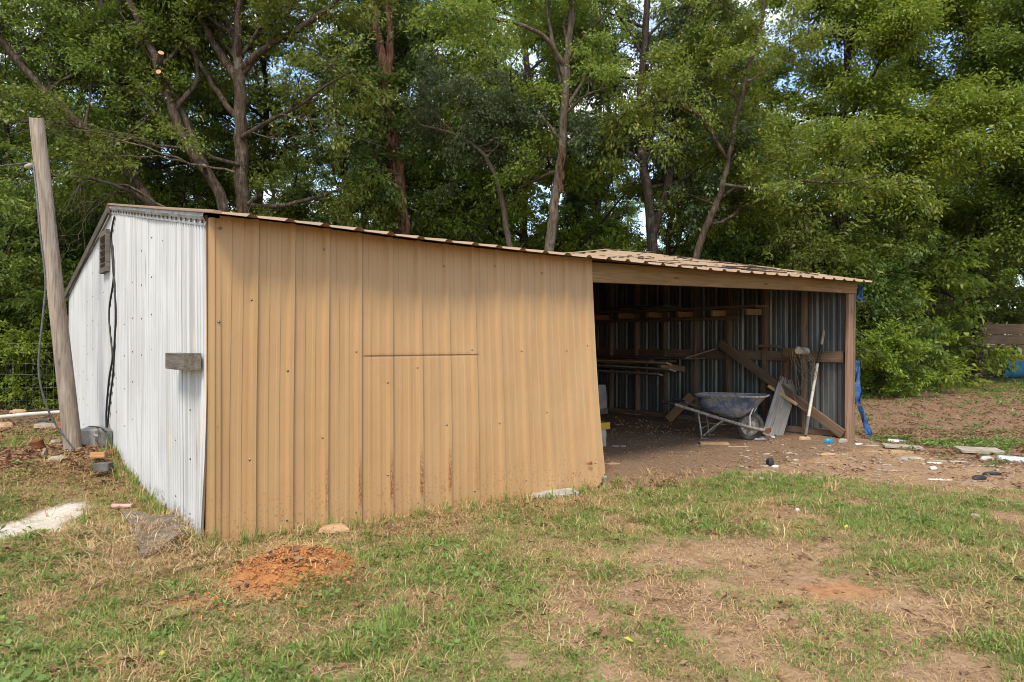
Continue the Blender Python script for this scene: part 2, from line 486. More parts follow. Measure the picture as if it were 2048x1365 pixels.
M['leaf_grey'] = leaf_mat('grey green leaf', [(.055, .085, .036), (.085, .12, .05), (.115, .155, .068), (.155, .19, .085)], .25, .4)
M['leaf_bright'] = leaf_mat('bright green leaf', [(.09, .155, .016), (.155, .235, .025), (.225, .30, .035), (.33, .34, .04)])
M['leaf_dark'] = leaf_mat('dark green leaf', [(.045, .075, .015), (.07, .11, .02), (.105, .145, .026), (.15, .185, .034)])
M['dry_leaf'] = leaf_mat('fallen leaves', [(.09, .04, .022), (.16, .08, .04), (.24, .13, .065), (.30, .20, .10)], .1, .8)
M['yellow_leaf'] = leaf_mat('yellow fallen leaf', [(.45, .36, .03), (.55, .48, .06)], .2, .6)
M['grass_green'] = leaf_mat('green grass', [(.095, .155, .028), (.15, .22, .042), (.215, .28, .06), (.30, .33, .09)], .25, .6)
M['grass_dry'] = leaf_mat('dry grass', [(.27, .16, .065), (.41, .27, .115), (.52, .365, .175), (.60, .46, .26)], .15, .8)
M['weed'] = leaf_mat('weed leaf', [(.085, .145, .03), (.13, .20, .042), (.18, .25, .06), (.25, .30, .08)], .25, .5)

# ------------------------------------------------------------------ the ground: one sheet, with zones of soil
def ell(x, y, px, py, rx, ry):
    c = at(px, py); a = at(px + rx, py); lo = at(px, py + ry); hi = at(px, max(py - ry, 700))
    return gauss(x, y, c[0], c[1], abs(a[0] - c[0]), abs(hi[1] - lo[1]) / 2)
BARE = [(1480, 1235, 400, 105, 1.1), (1760, 1300, 260, 80, 1.0), (1450, 1115, 250, 48, 1.0), (1330, 1205, 190, 45, 1.0), (1700, 1240, 260, 60, 1.0), (1500, 1230, 300, 70, .9), (1750, 1340, 200, 40, 1.0), (1640, 1165, 210, 45, .95), (1560, 1270, 260, 45, 1.0), (1840, 1210, 120, 35, .8), (1420, 1340, 230, 40, 1.0),
        (1850, 1300, 130, 45, .8), (1620, 1320, 330, 60, 1.0), (1780, 1225, 170, 40, .9), (1200, 1345, 120, 30, .8), (1240, 1060, 120, 25, .6), (1580, 1030, 60, 18, .9), (1720, 1010, 50, 10, .8), (1220, 1320, 60, 30, .7), (2020, 1035, 50, 14, .9),
        (1000, 1330, 90, 25, .5), (650, 1350, 90, 20, .6), (870, 1280, 60, 20, .4)]
RD0, RD1 = at(1190, 885)[:2], at(2048, 972)[:2]
def zones(x, y):
    x = np.asarray(x, float); y = np.asarray(y, float)
    u, v = w2uv(x, y)
    wob = fbm(x * 1.7, y * 1.7, 31, 3) - .5
    wob2 = fbm(x * 5, y * 5, 37, 3) - .5
    bare = np.zeros_like(x)
    for (px, py, rx, ry, s) in BARE:
        bare = np.maximum(bare, s * ell(x, y, px, py, rx * 1.1, ry * 1.15))
    bare = np.clip(bare * 1.75 - .18 + 1.1 * (fbm(x * 3, y * 3, 41, 3) - .5), 0, 1)
    # trodden dirt in front of the open bay and the track to the right
    tx = np.clip((x - RD0[0]) / (RD1[0] - RD0[0]), -1.0, 2.5)
    yc = RD0[1] + (RD1[1] - RD0[1]) * tx
    road = 1 / (1 + np.exp(-((y - yc) + .75 + wob * 1.4) / .16))
    road = road * (x > RD0[0] - 1.4 + 0 * y) 
    far = 1 / (1 + np.exp(-(y - 16.0 - wob * 3) / .6)) * (x > 3)
    litter = 1 / (1 + np.exp(-((y - yc) - 1.5 + wob * 1.6) / .35)) * (x > 4.5)
    inside = ((u > 0) & (u < 7.7) & (v > -.25)).astype(float)
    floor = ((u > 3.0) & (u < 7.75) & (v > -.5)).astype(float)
    bare = np.maximum(bare, np.maximum(road * (1 - far * .9), floor))
    straw = np.zeros_like(x)
    fw = np.exp(-(np.clip(-v, 0, 9) / .75) ** 2) * (u > -.4) * (u < 3.9) * (v < .3)
    sw = np.exp(-(np.clip(-u, 0, 9) / .85) ** 2) * (v > -1.2) * (v < 3.2) * (u < .3)
    straw = np.maximum(fw * .95, sw)
    for (px, py, rx, ry, s) in [(360, 1215, 110, 24, .8), (880, 1215, 90, 20, .8), (830, 1110, 130, 28, .7), (1030, 1120, 60, 18, .7), (250, 1140, 200, 25, .5), (1150, 1100, 140, 40, .4),
                                (1450, 1010, 170, 25, .45), (1050, 1010, 120, 30, .8), (480, 1200, 60, 30, .9), (160, 1260, 60, 15, .8), (210, 1325, 60, 15, .8)]:
        straw = np.maximum(straw, s * ell(x, y, px, py, rx, ry))
    orange = gauss(x, y, MOUND[0], MOUND[1], .28, .31)
    orange = np.maximum(orange, .9 * ell(x, y, 0, 955, 45, 14))
    orange = np.maximum(orange, .5 * ell(x, y, 380, 1215, 90, 20))
    orange = np.maximum(orange, .5 * ell(x, y, 210, 1330, 50, 14))
    orange = np.maximum(orange, .35 * ell(x, y, 1650, 1180, 200, 30))
    pole_l = 1.3 * gauss(x, y, -4.6, 7.5, 1.3, 1.15)
    fl = 1 / (1 + np.exp(-(y - 9.2) / .5)) * (x < -4.5)
    litter = np.maximum(litter, np.maximum(pole_l * 1.1, fl))
    lime = np.maximum(1.2 * ell(x, y, 60, 1048, 52, 46), 1.0 * ell(x, y, 130, 1042, 28, 20)) 
    lime = np.maximum(lime, .8 * ell(x, y, 120, 1060, 26, 10))
    pink = np.maximum(ell(x, y, 75, 1088, 40, 9), ell(x, y, 112, 1095, 26, 8))
    pink = np.maximum(pink, .8 * ell(x, y, 95, 1065, 16, 9))
    lime = np.clip((lime + wob2 * .5 - .3) * 3, 0, 1); pink = np.clip((pink + wob2 * .4 - .45) * 3, 0, 1)
    return dict(bare=np.clip(bare + wob * .3 * (bare > .15), 0, 1), straw=np.clip(straw, 0, 1), orange=np.clip(orange + wob2 * .3 * (orange > .1), 0, 1),
                litter=np.clip(litter, 0, 1), lime=lime, pink=pink, inside=inside, floor=floor, far=far, road=road)

def make_ground():
    xs = np.concatenate([np.linspace(-260, -9, 26)[:-1], np.arange(-9, 13, .075), np.linspace(13, 260, 26)])
    ys = np.concatenate([np.linspace(-40, 1.6, 10)[:-1], np.arange(1.6, 12, .065), np.arange(12, 30, .25), np.linspace(30, 420, 40)])
    X, Y = np.meshgrid(xs, ys, indexing='ij')
    Z = terrain(X, Y)
    n, m = X.shape
    v = np.stack([X, Y, Z], -1).reshape(-1, 3)
    idx = np.arange(n * m).reshape(n, m)
    q = np.stack([idx[:-1, :-1], idx[1:, :-1], idx[1:, 1:], idx[:-1, 1:]], -1).reshape(-1, 4)
    me = bpy.data.meshes.new('ground')
    me.vertices.add(len(v)); me.vertices.foreach_set('co', v.ravel())
    me.loops.add(q.size); me.loops.foreach_set('vertex_index', q.ravel().astype(np.int32))
    me.polygons.add(len(q)); me.polygons.foreach_set('loop_start', np.arange(0, q.size, 4, dtype=np.int32))
    me.polygons.foreach_set('use_smooth', np.ones(len(q), bool))
    me.update(calc_edges=True)
    zn = zones(X.ravel(), Y.ravel())
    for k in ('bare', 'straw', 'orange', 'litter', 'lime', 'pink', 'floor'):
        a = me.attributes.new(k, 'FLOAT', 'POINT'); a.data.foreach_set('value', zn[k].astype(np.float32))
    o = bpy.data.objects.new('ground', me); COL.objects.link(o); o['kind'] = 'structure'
    t = NT('soil'); tc = t.n('TexCoord'); vec = tc.outputs['Object']
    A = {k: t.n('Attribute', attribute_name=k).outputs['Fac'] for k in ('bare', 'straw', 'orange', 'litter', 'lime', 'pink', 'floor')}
    n1 = t.noise(vec, 2.2, 7, .65); n2 = t.noise(vec, 26, 6, .7); n3 = t.noise(t.mapping(vec, (1, 1, .2)), 90, 4, .7)
    c = t.ramp(n1, (.3, (.27, .155, .08)), (.5, (.39, .245, .135)), (.7, (.48, .325, .19)))
    c = t.mix(t.ramp(n2, (.38, .6), (.54, 0.0)), c, (.17, .105, .062))
    c = t.mix(t.ramp(n3, (.52, 0.0), (.62, .6)), c, (.40, .30, .19))
    gr = t.ramp(n2, (.3, (.15, .115, .05)), (.6, (.30, .225, .115)))
    c = t.mix(t.math('MULTIPLY', t.math('SUBTRACT', 1.0, A['bare'], True), .65), c, gr)
    st = t.ramp(n3, (.3, (.26, .16, .075)), (.65, (.48, .35, .19)))
    c = t.mix(t.math('MULTIPLY', A['straw'], .75), c, st)
    li = t.ramp(t.noise(vec, 34, 3, .6), (.32, (.07, .042, .027)), (.55, (.20, .12, .072)), (.75, (.34, .24, .155)))
    c = t.mix(t.math('MULTIPLY', A['litter'], .6), c, li)
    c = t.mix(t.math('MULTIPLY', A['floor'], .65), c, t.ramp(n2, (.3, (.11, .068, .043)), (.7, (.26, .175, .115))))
    og = t.ramp(n2, (.3, (.34, .12, .035)), (.7, (.52, .24, .085)))
    c = t.mix(t.ramp(A['orange'], (.2, 0.0), (.5, .95)), c, og)
    c = t.mix(t.math('MULTIPLY', A['lime'], .95), c, t.ramp(n2, (.3, (.54, .46, .36)), (.6, (.74, .68, .58))))
    c = t.mix(t.math('MULTIPLY', A['pink'], .8), c, (.58, .27, .20))
    h = t.math('ADD', t.math('MULTIPLY', n2, .7), t.math('MULTIPLY', n3, .4))
    t.bsdf(c, .95, spec=.1, bump=h, bstr=.8, bdist=.03)
    me.materials.append(t.m)
    return o
make_ground()

# ------------------------------------------------------------------ the shed (local frame: x along the front, y into the depth)
shed = empty('shed', (CO[0], CO[1], 0), SHED_ROT, 'low metal shed with tan ribbed front, white corrugated gable wall and open bay', 'shed')
W, DEP, RV = 7.78, 7.15, 3.52          # length, depth, ridge position
OV = .26                               # eave overhang
def ridge_z(u): return np.interp(u, [0, 1.2, 2.2, 5.7, 6.3, 6.85, 8.0], [2.585, 2.53, 2.50, 2.50, 2.565, 2.655, 2.69])
def lip_z(u): return np.interp(u, [0, .46, .86, 1.31, 1.78, 2.29, 2.9, 3.66, 4.37, 5.7, 6.6, 7.8], [1.978, 1.972, 1.96, 1.944, 1.937, 1.928, 1.924, 1.921, 1.916, 1.931, 1.94, 1.956])
def eave_z(u): return lip_z(u) + (ridge_z(u) - lip_z(u)) * OV / (RV + OV)
def roof_z(u, v):
    e, r = eave_z(u), ridge_z(u)
    if v <= RV: return e + (r - e) * v / RV
    return r + (1.93 - r) * (v - RV) / (DEP - RV)

# front cladding: tan sheets with a tall rib every 9 inches and two low ribs between
PITCH = .2354
def tan_prof():
    pr = [(-.032, 0), (-.014, .024), (.012, .024), (.026, 0)]
    for c in (PITCH / 3 + .004, PITCH * 2 / 3 - .004):
        pr += [(c - .014, 0), (c - .009, .0055), (c + .009, .0055), (c + .012, 0)]
    return pr
def front_point(u, z, dep):
    f = np.clip(u / 3.2, 0, 1)
    low = 1 - np.clip(z / 1.95, 0, 1)
    out = -.175 * f ** 2.2 * low ** 1.25                      # the foot of the cladding kicks out to the right
    uu = u + .018 * f * low - .02 * (1 - f) * low
    cre = 0.0
    if .99 < u < 1.95:
        q = min(1, (u - .99) / .1, (1.95 - u) / .1)
        cre = .002 * q * math.exp(-((z - 1.137) / .012) ** 2)
    bow = .010 * math.sin(u * 2.1 + 1) * math.sin(z * 2.3)
    return (uu, -dep + out + cre + bow - .025, z)
edges = [.045, .968 + .03, 1.909 + .03, 2.851 + .03, 3.165]
zr = [-.06, .02, .1, .25, .45, .7, .9, 1.05, 1.118, 1.13, 1.137, 1.144, 1.156, 1.25, 1.5, 1.75, 1.955]
for k in range(4):
    us = {edges[k]: None, edges[k + 1]: None}
    cols = []
    for r_ in range(-1, 16):
        c0 = .262 + PITCH * r_
        for (o_, hgt) in tan_prof():
            uu = c0 + o_
            if edges[k] - 1e-6 <= uu <= edges[k + 1] + (.04 if k < 3 else 1e-6): cols.append((uu, hgt))
    cols.append((edges[k], 0.0))
    if k == 3: cols.append((edges[4], 0.0)); cols.append((edges[4] + .012, -.02))
    cols.sort()
    m = MB()
    P = []
    for (uu, hgt) in cols:
        row = []
        for z in zr:
            zz = z if z < 1.9 else float(eave_z(uu)) - .012
            if k == 3:                                         # last sheet hangs clear of the soil with a rounded corner
                zz = z if z > .2 else .2 - (.2 - z) * (1 - .62 * np.clip((uu - 2.9) / .25, 0, 1) ** 2)
            row.append(front_point(uu, zz, hgt + .0012 * k))
        P.append(row)
    m.grid(P)
    m.build('metal_panel', M['tan'], shed)
m = MB()
m.grid([[(x, y, z) for z in np.linspace(-.05, 1.99, 6)] for (x, y) in ((-.012, .07), (-.014, -.045), (.012, -.047), (.018, -.036), (.05, -.034))])
m.build('corner_trim', M['tan'], shed)
m = MB()
scr = [(.045, 1.36), (.045, .72), (.045, 1.93)]
for r_, zs in ((1, (1.05,)), (3, (1.17, .07)), (5, (1.05,)), (5, (.075,)), (7, (1.175,)), (9, (1.16, .13)), (11, (1.16, .14)), (12, (.2,)), (2, (1.85, .6)), (4, (.95, .3)), (6, (1.8, .62)), (8, (1.83, .6)), (10, (1.8, .66)), (0, (1.5, .5)), (12, (1.2,)), (1, (.09,)), (7, (.10,))):
    for z in zs: scr.append((.262 + PITCH * r_ - .022, z))
for (uu, z) in scr:
    p = front_point(uu, z, .012)
    m.lathe([(0, .007), (.005, .007), (.006, .003), (.009, .002), (.009, 0)], 8, Matrix.Translation(p) @ Matrix.Rotation(R(90), 4, 'X'))
m.build('panel_screws', M['screw'], shed, kind='stuff')

# white corrugated gable wall, sheet by sheet
CP = .0668
nsheet = 12
wid = DEP / nsheet
for k in range(nsheet):
    v0, v1 = k * wid, (k + 1) * wid + .02
    ns = int((v1 - v0) / CP * 8)
    P = []
    for i in range(ns + 1):
        v = v0 + (v1 - v0) * i / ns
        top = roof_z(0, v) - .012
        dep = .0115 * math.cos(2 * math.pi * v / CP)
        row = []
        for z in (-.05, .12, .5, 1.0, 1.5, top):
            low = max(0, 1 - z / .9)
            pull = -.025 * low * max(0, 1 - v / .5)
            row.append((-dep - .012 - .002 * (k % 2) + .006 * math.sin(v * 2.3 + z * 2) + pull, v + (.05 * low * max(0, 1 - v / .35)), z))
        P.append(row)
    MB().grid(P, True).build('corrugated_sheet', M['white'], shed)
m = MB()
r_ = random.Random(3)
for i in range(17):
    v = .419 + .399 * i
    if v > DEP: break
    top = roof_z(0, v)
    for z in (.16, .50, .83, 1.14, 1.43, 1.74, 2.0, 2.25):
        if z < top - .12:
            zz = z + r_.uniform(-.03, .03) + .03 * ((i % 2) * 2 - 1); vv = round(v / CP) * CP
            m.lathe([(0, .005), (.005, .004), (.0075, 0)], 6, Matrix.Translation((-.0205, vv, zz)) @ Matrix.Rotation(R(-90), 4, 'Y'))
m.build('nail_heads', M['nail'], shed, kind='stuff')
# flashing along the front rake, folded and torn
P = []
for i in range(61):
    v = RV * i / 60
    zt = roof_z(0, v)
    j = (fbm(np.array([v * 6.]), np.array([1.]), 4, 3)[0] - .5)
    P.append([(-.035 - .01 * j, v, zt + .004), (-.042 - .02 * j, v, zt - .022 + .012 * j), (-.032, v, zt - .045), (-.026 - .008 * j, v, zt - .052), (-.03, v, zt - .078 + .004 * j)])
MB().grid(P).build('rake_flashing', M['flash'], shed)
m = MB()
for i in range(26):
    v = .05 + i * .135; zt = roof_z(0, v)
    m.box((-.036, v, zt - .052), (.008, .010, .022))
m.build('flashing_nails', M['nail'], shed, kind='stuff')
timber('rake_trim', (-.03, -OV, roof_z(0, -OV) + .012), (-.03, RV, roof_z(0, RV) + .016), .05, .018, M['roof'], shed)
b0 = (-.05, RV - .02, roof_z(0, RV) - .035); b1 = (-.05, DEP + .16, roof_z(0, DEP) - .06)
timber('barge_board', b0, b1, .02, .085, M['dark_grey_wood'], shed)
# louvre vent under the ridge
vent = MB()
v0, v1, z0, z1 = on_v(225) , on_v(213), 1.965, 2.335
for (a, b) in (((v0, z0), (v1, z0)), ((v0, z1), (v1, z1))):
    vent.box((-.045, (a[0] + b[0]) / 2, a[1]), (.035, abs(b[0] - a[0]) + .05, .05))
for vv in (v0, v1): vent.box((-.045, vv, (z0 + z1) / 2), (.034, .05, z1 - z0 - .05))
vo = vent.build('vent', M['dark_grey_wood'], shed)
MB().box((-.022, (v0 + v1) / 2, (z0 + z1) / 2), (.006, v1 - v0, z1 - z0)).build('vent_backing', M['black_scrap'], vo)
for i in range(5):
    z = z0 + (z1 - z0) * (i + .75) / 5.6
    MB().box((-.045, (v0 + v1) / 2, z), (.05, v1 - v0 - .05, .012), Matrix.Rotation(R(38), 3, 'Y')).build('slat', M['dark_grey_wood'], vo)
# timber block spiked to the wall
vb0, vb1 = on_v(328, -.13), on_v(404, -.025)
timber('timber_block', (-.072, vb0, 1.11), (-.08, vb1 + .0, 1.115), .10, .105, M['dark_grey_wood'], shed)

# back wall, inner partition and the right end wall of plain ribbed sheets
def ribbed_sheet(name, fn, w0, w1, ztop, mat, pitch=.2286):
    cols = []
    k0 = math.floor(w0 / pitch) - 1
    for k in range(k0, k0 + int((w1 - w0) / pitch) + 4):
        for (o_, h_) in ((-.032, 0), (-.012, .018), (.012, .018), (.032, 0), (.070, 0), (.076, .004), (.088, .004), (.094, 0), (.140, 0), (.146, .004), (.158, .004), (.164, 0)):
            w_ = k * pitch + o_
            if w0 <= w_ <= w1: cols.append((w_, h_))
    cols = sorted(cols + [(w0, 0), (w1, 0)])
    P = [[fn(w_, h_, z) for z in (0.02, .6, 1.2, ztop(w_))] for (w_, h_) in cols]
    return MB().grid(P).build(name, mat, shed)
nb = 8
for k in range(nb):
    a, b = DEP * k / nb, DEP * (k + 1) / nb + .03
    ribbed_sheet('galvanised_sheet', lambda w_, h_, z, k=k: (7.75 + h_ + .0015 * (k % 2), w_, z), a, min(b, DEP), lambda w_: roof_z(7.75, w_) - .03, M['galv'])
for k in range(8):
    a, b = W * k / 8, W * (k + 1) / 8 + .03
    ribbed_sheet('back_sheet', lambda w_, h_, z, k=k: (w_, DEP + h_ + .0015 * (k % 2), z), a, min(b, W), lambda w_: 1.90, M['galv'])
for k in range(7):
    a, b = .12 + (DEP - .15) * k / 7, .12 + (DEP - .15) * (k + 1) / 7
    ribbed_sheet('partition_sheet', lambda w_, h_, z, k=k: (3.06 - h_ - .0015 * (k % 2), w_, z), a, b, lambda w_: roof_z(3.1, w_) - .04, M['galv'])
# studs, blocking, sill of the right wall
for i in range(1, 12):
    v = .62 + .597 * (i - 1) if i > 0 else .1
    if v > DEP - .1: break
    timber('stud', (7.695, v, .06), (7.695 + random.uniform(-.008, .008), v + random.uniform(-.01, .01), roof_z(7.7, v) - .06), .045, .088, M['stud'], shed, up=(1, 0, 0))
    if i < 11 and v + .6 < DEP: timber('blocking', (7.715, v + .025, 1.03 + random.uniform(-.006, .006)), (7.715, v + .572, 1.03), .14, .04, M['stud'], shed, up=(1, 0, 0))
timber('blocking', (7.715, .10, 1.03), (7.715, .595, 1.03), .14, .04, M['stud'], shed, up=(1, 0, 0))
timber('sill', (7.70, .12, .05), (7.70, DEP - .02, .05), .088, .075, M['stud'], shed)
# corner post of two boards
timber('corner_stud', (.035, .03, -.03), (.03, .05, 1.9), .06, .085, M['dark_grey_wood'], shed, up=(0, 1, 0))
timber('corner_post', (7.665, .012, -.05), (7.70, .012, 1.83), .125, .04, M['red_pine'], shed, up=(0, 1, 0))
timber('corner_post', (7.752, .03, -.05), (7.785, .03, 1.95), .038, .088, M['stud'], shed, up=(0, 1, 0))
# header over the bay, dropping a little to the left
hd = [(3.10, 1.84, .175), (4.9, 1.872, .165), (6.4, 1.895, .15), (7.78, 1.905, .145)]
for i in range(1):
    P = []
    for (u, zc, hh) in [(a + (b - a) * t, c + (d - c) * t, e + (f_ - e) * t) for (a, c, e), (b, d, f_) in zip(hd[:-1], hd[1:]) for t in np.linspace(0, 1, 6)[(0 if a == 3.10 else 1):]]:
        P.append([(u, -.03, zc - hh / 2), (u, -.034, zc - hh / 2 + .004), (u, -.034, zc + hh / 2), (u, .012, zc + hh / 2), (u, .012, zc - hh / 2), (u, -.03, zc - hh / 2)])
    m = MB().grid(P)
    m.add(P[0][:5], [tuple(range(5))]); m.add(P[-1][:5], [tuple(range(4, -1, -1))])
    m.build('header_beam', M['header'], shed)
# rafters and purlins under the roof
for i, u in enumerate(np.arange(.3, 7.7, 1.2)):
    timber('rafter', (u, .06, roof_z(u, .06) - .09), (u, RV, roof_z(u, RV) - .09), .04, .12, M['stud'], shed)
    timber('rafter', (u, RV, roof_z(u, RV) - .09), (u, DEP - .02, roof_z(u, DEP - .02) - .09), .04, .12, M['stud'], shed)
# roof sheets
RW = .915
k = 0; u0 = -.055
while u0 < 7.90:
    u1 = min(u0 + RW, 7.93)
    cols = []
    kk = 0
    while u0 + kk * RW / 4 < u1 + .001:
        c0 = u0 + kk * RW / 4
        for (o_, h_) in ((-.036, 0), (-.014, .02), (.014, .02), (.036, 0), (.095, 0), (.135, 0)):
            if u0 - 1e-6 <= c0 + o_ <= u1 + .036: cols.append((c0 + o_, h_))
        kk += 1
    cols = sorted(set(cols))
    jit = random.Random(k).uniform(-.012, .012)
    lift = .012 if k in (2, 3) else 0
    for side in (0, 1):
        P = []
        for (uu, h_) in cols:
            row = []
            ov = -OV + jit
            vs = np.linspace(ov, RV, 9) if side == 0 else np.linspace(RV, DEP + .14, 7)
            for v in vs:
                sag = .012 * math.sin(uu * 1.7 + k) * math.sin(v * 1.3) + lift * math.exp(-((v + .1) / .3) ** 2)
                row.append((uu, v, roof_z(uu, v) + .004 + h_ + .0015 * (k % 2) + sag * (1 if 0 < v < RV - .1 else .3)))
            P.append(row)
        MB().grid(P).build('roof_panel', M['roof'], shed)
    u0 = u1; k += 1
P = [[(u, RV + s_, ridge_z(u) + .034 - abs(s_) * .17) for s_ in (-.12, 0, .12)] for u in np.linspace(-.06, 7.93, 24)]
MB().grid(P).build('ridge_cap', M['roof'], shed)
# storage rack built on the studs
for i in range(2, 9):
    v = .62 + .597 * (i - 1) + .045
    timber('rack_joist', (7.66, v, 1.64), (7.30 + random.uniform(-.05, .06), v + random.uniform(-.04, .04), 1.64 + random.uniform(-.012, .008)), .038, .085, M['header'], shed)
timber('rack_rail', (7.44, 1.15, 1.712), (7.44, 6.4, 1.705), .14, .03, M['stud'], shed)
timber('rack_rail', (7.60, 1.15, 1.712), (7.60, 6.4, 1.705), .12, .03, M['stud'], shed)
timber('rack_ledger', (7.635, 1.6, 1.565), (7.635, 6.4, 1.565), .03, .05, M['stud'], shed)
timber('peg_board', (7.62, .95, 1.16), (7.62, 1.28, 1.165), .05, .035, M['stud'], shed)
# low shelf brackets on the right wall
for v in (2.6, 3.8, 5.0):
    timber('shelf_bracket', (7.66, v, .80), (7.10, v, .86), .04, .09, M['stud'], shed)
bpy.context.view_layer.update()
SM = shed.matrix_world.copy()
def sw(u, v, z): return SM @ Vector((u, v, z))

# ------------------------------------------------------------------ trees
def mesh_quads(name, V, nq, rnd, mat):
    """nq separate quads whose corners follow each other in V"""
    me = bpy.data.meshes.new(name)
    me.vertices.add(len(V)); me.vertices.foreach_set('co', V.astype(np.float32).ravel())
    me.loops.add(nq * 4); me.loops.foreach_set('vertex_index', np.arange(nq * 4, dtype=np.int32))
    me.polygons.add(nq); me.polygons.foreach_set('loop_start', np.arange(0, nq * 4, 4, dtype=np.int32))
    me.update(calc_edges=True)
    a = me.attributes.new('rnd', 'FLOAT', 'FACE'); a.data.foreach_set('value', rnd.astype(np.float32))
    me.materials.append(mat)
    return me
def leaf_quads(pos, axis, length, width, g, droop=.35):
    """leaves at pos pointing roughly along axis, drooping, randomly rolled"""
    n = len(pos)
    ax = axis + g.normal(0, .55, (n, 3)); ax[:, 2] -= droop
    ax /= np.linalg.norm(ax, axis=1)[:, None] + 1e-9
    up = g.normal(0, .55, (n, 3)); up[:, 2] += 1.0
    side = np.cross(ax, up); side /= np.linalg.norm(side, axis=1)[:, None] + 1e-9
    nor = np.cross(side, ax)
    L = length * g.uniform(.45, 1.4, n)[:, None]; Wd = width * g.uniform(.65, 1.2, n)[:, None]
    mid = pos + ax * L * .42
    V = np.stack([pos, mid + side * Wd * .5 + nor * Wd * .16, pos + ax * L - nor * L * .10, mid - side * Wd * .5 + nor * Wd * .16], 1)
    return V.reshape(-1, 3)

LEAFM = 2.1
def path(p, d, L, n, wob, lift, g):
    pts = [np.array(p, float)]; d = d / np.linalg.norm(d)
    for i in range(n):
        d = d + g.normal(0, wob, 3) + np.array([0, 0, lift]); d /= np.linalg.norm(d)
        pts.append(pts[-1] + d * L / n)
    return np.array(pts)
def sample(P, f):
    x = f * (len(P) - 1); i = min(int(x), len(P) - 2); t = x - i
    return P[i] * (1 - t) + P[i + 1] * t, P[i + 1] - P[i]

def grow(trunk, r0, r1, seed, limbs=(), nlimb=14, f0=.3, reach=2.6, nsub=6, ntwig=6, nleaf=44, leaf=.085, droop=.3, spread=.20, lw=.5, up=.05, keep=None, az=None):
    """trunk line -> (wood MB, leaf vertices, leaf randoms)"""
    g = np.random.default_rng(seed)
    T = np.array(trunk, float)
    # resample smoothly
    s = np.linspace(0, len(T) - 1, max(12, len(T) * 4))
    T = np.stack([np.interp(s, np.arange(len(T)), T[:, k]) for k in range(3)], 1)
    for _ in range(2): T[1:-1] = (T[:-2] + 2 * T[1:-1] + T[2:]) / 4
    T[1:-1] += g.normal(0, r0 * .09, T[1:-1].shape)
    wd = MB()
    nT = len(T)
    rad = .8 * np.linspace(r0, r1, nT) * (1 + g.normal(0, .04, nT)); rad[0] *= 1.25
    wd.tube(T, rad, 10)
    lv, la = [], []
    lim = []
    for (pl, ra, rb) in limbs:
        pl = np.array(pl, float); q = np.linspace(0, len(pl) - 1, len(pl) * 4)
        pl = np.stack([np.interp(q, np.arange(len(pl)), pl[:, k]) for k in range(3)], 1)
        for _ in range(2): pl[1:-1] = (pl[:-2] + 2 * pl[1:-1] + pl[2:]) / 4
        pl[1:-1] += g.normal(0, ra * .12, pl[1:-1].shape)
        wd.tube(pl, np.linspace(ra, rb, len(pl)), 8); lim.append((pl, rb, .35))
    for i in range(nlimb):
        f = f0 + (1 - f0) * (i + g.uniform(0, 1)) / nlimb
        p, d = sample(T, min(f, .999))
        a = g.uniform(0, 2 * math.pi) if az is None else g.uniform(*az)
        e = g.uniform(.05, .75) + .5 * f
        dd = np.array([math.cos(a) * math.cos(e), math.sin(a) * math.cos(e), math.sin(e)])
        L = reach * g.uniform(.65, 1.2) * (1.12 - .62 * f)
        pl = path(p, dd, L, 6, .13, up * .5, g)
        ra = max(.012, (r0 + (r1 - r0) * f) * .42)
        wd.tube(pl, np.linspace(ra, .010, len(pl)), 6); lim.append((pl, .01, .18))
    for (pl, rb, fs) in lim:
        L = np.linalg.norm(np.diff(pl, axis=0), axis=1).sum()
        for j in range(max(3, int(nsub * L / 2.2))):
            f = fs + (1 - fs) * (j + g.uniform(0, 1)) / max(3, int(nsub * L / 2.2))
            p, d = sample(pl, min(f, .999)); d = d / np.linalg.norm(d)
            dd = d * .6 + g.normal(0, .6, 3); dd[2] += .05
            sp = path(p, dd, g.uniform(.5, 1.15), 4, .2, -.03, g)
            wd.tube(sp, np.linspace(.011, .004, len(sp)), 4, False)
            for k in range(ntwig):
                q, d2 = sample(sp, g.uniform(.25, .999)); d2 = d2 / np.linalg.norm(d2)
                e2 = d2 * .6 + g.normal(0, .55, 3); e2[2] *= .6; e2[2] -= .1
                e2 /= np.linalg.norm(e2)
                tl = g.uniform(.3, .65)
                wd.tube([q, q + e2 * tl * .5, q + e2 * tl + np.array([0, 0, -.05])], [.004, .003, .002], 3, False)
                n = int(nleaf * g.uniform(.5, 1.3) * LEAFM)
                ff = g.uniform(.1, 1.08, n)[:, None]
                pos = q + e2 * tl * ff + g.normal(0, spread * .45, (n, 3)) * np.array([1, 1, .55])
                if keep is not None:
                    kk = keep(pos); pos = pos[kk]
                    if not len(pos): continue
                lv.append(pos); la.append(np.repeat(e2[None], len(pos), 0))
    if lv:
        pos = np.concatenate(lv); axs = np.concatenate(la)
        V = leaf_quads(pos, axs, leaf, leaf * lw, g, droop)
        rnd = np.clip(g.beta(2.0, 2.6, len(pos)), 0, 1)
    else: V, rnd = np.zeros((0, 3)), np.zeros(0)
    return wd, V, rnd

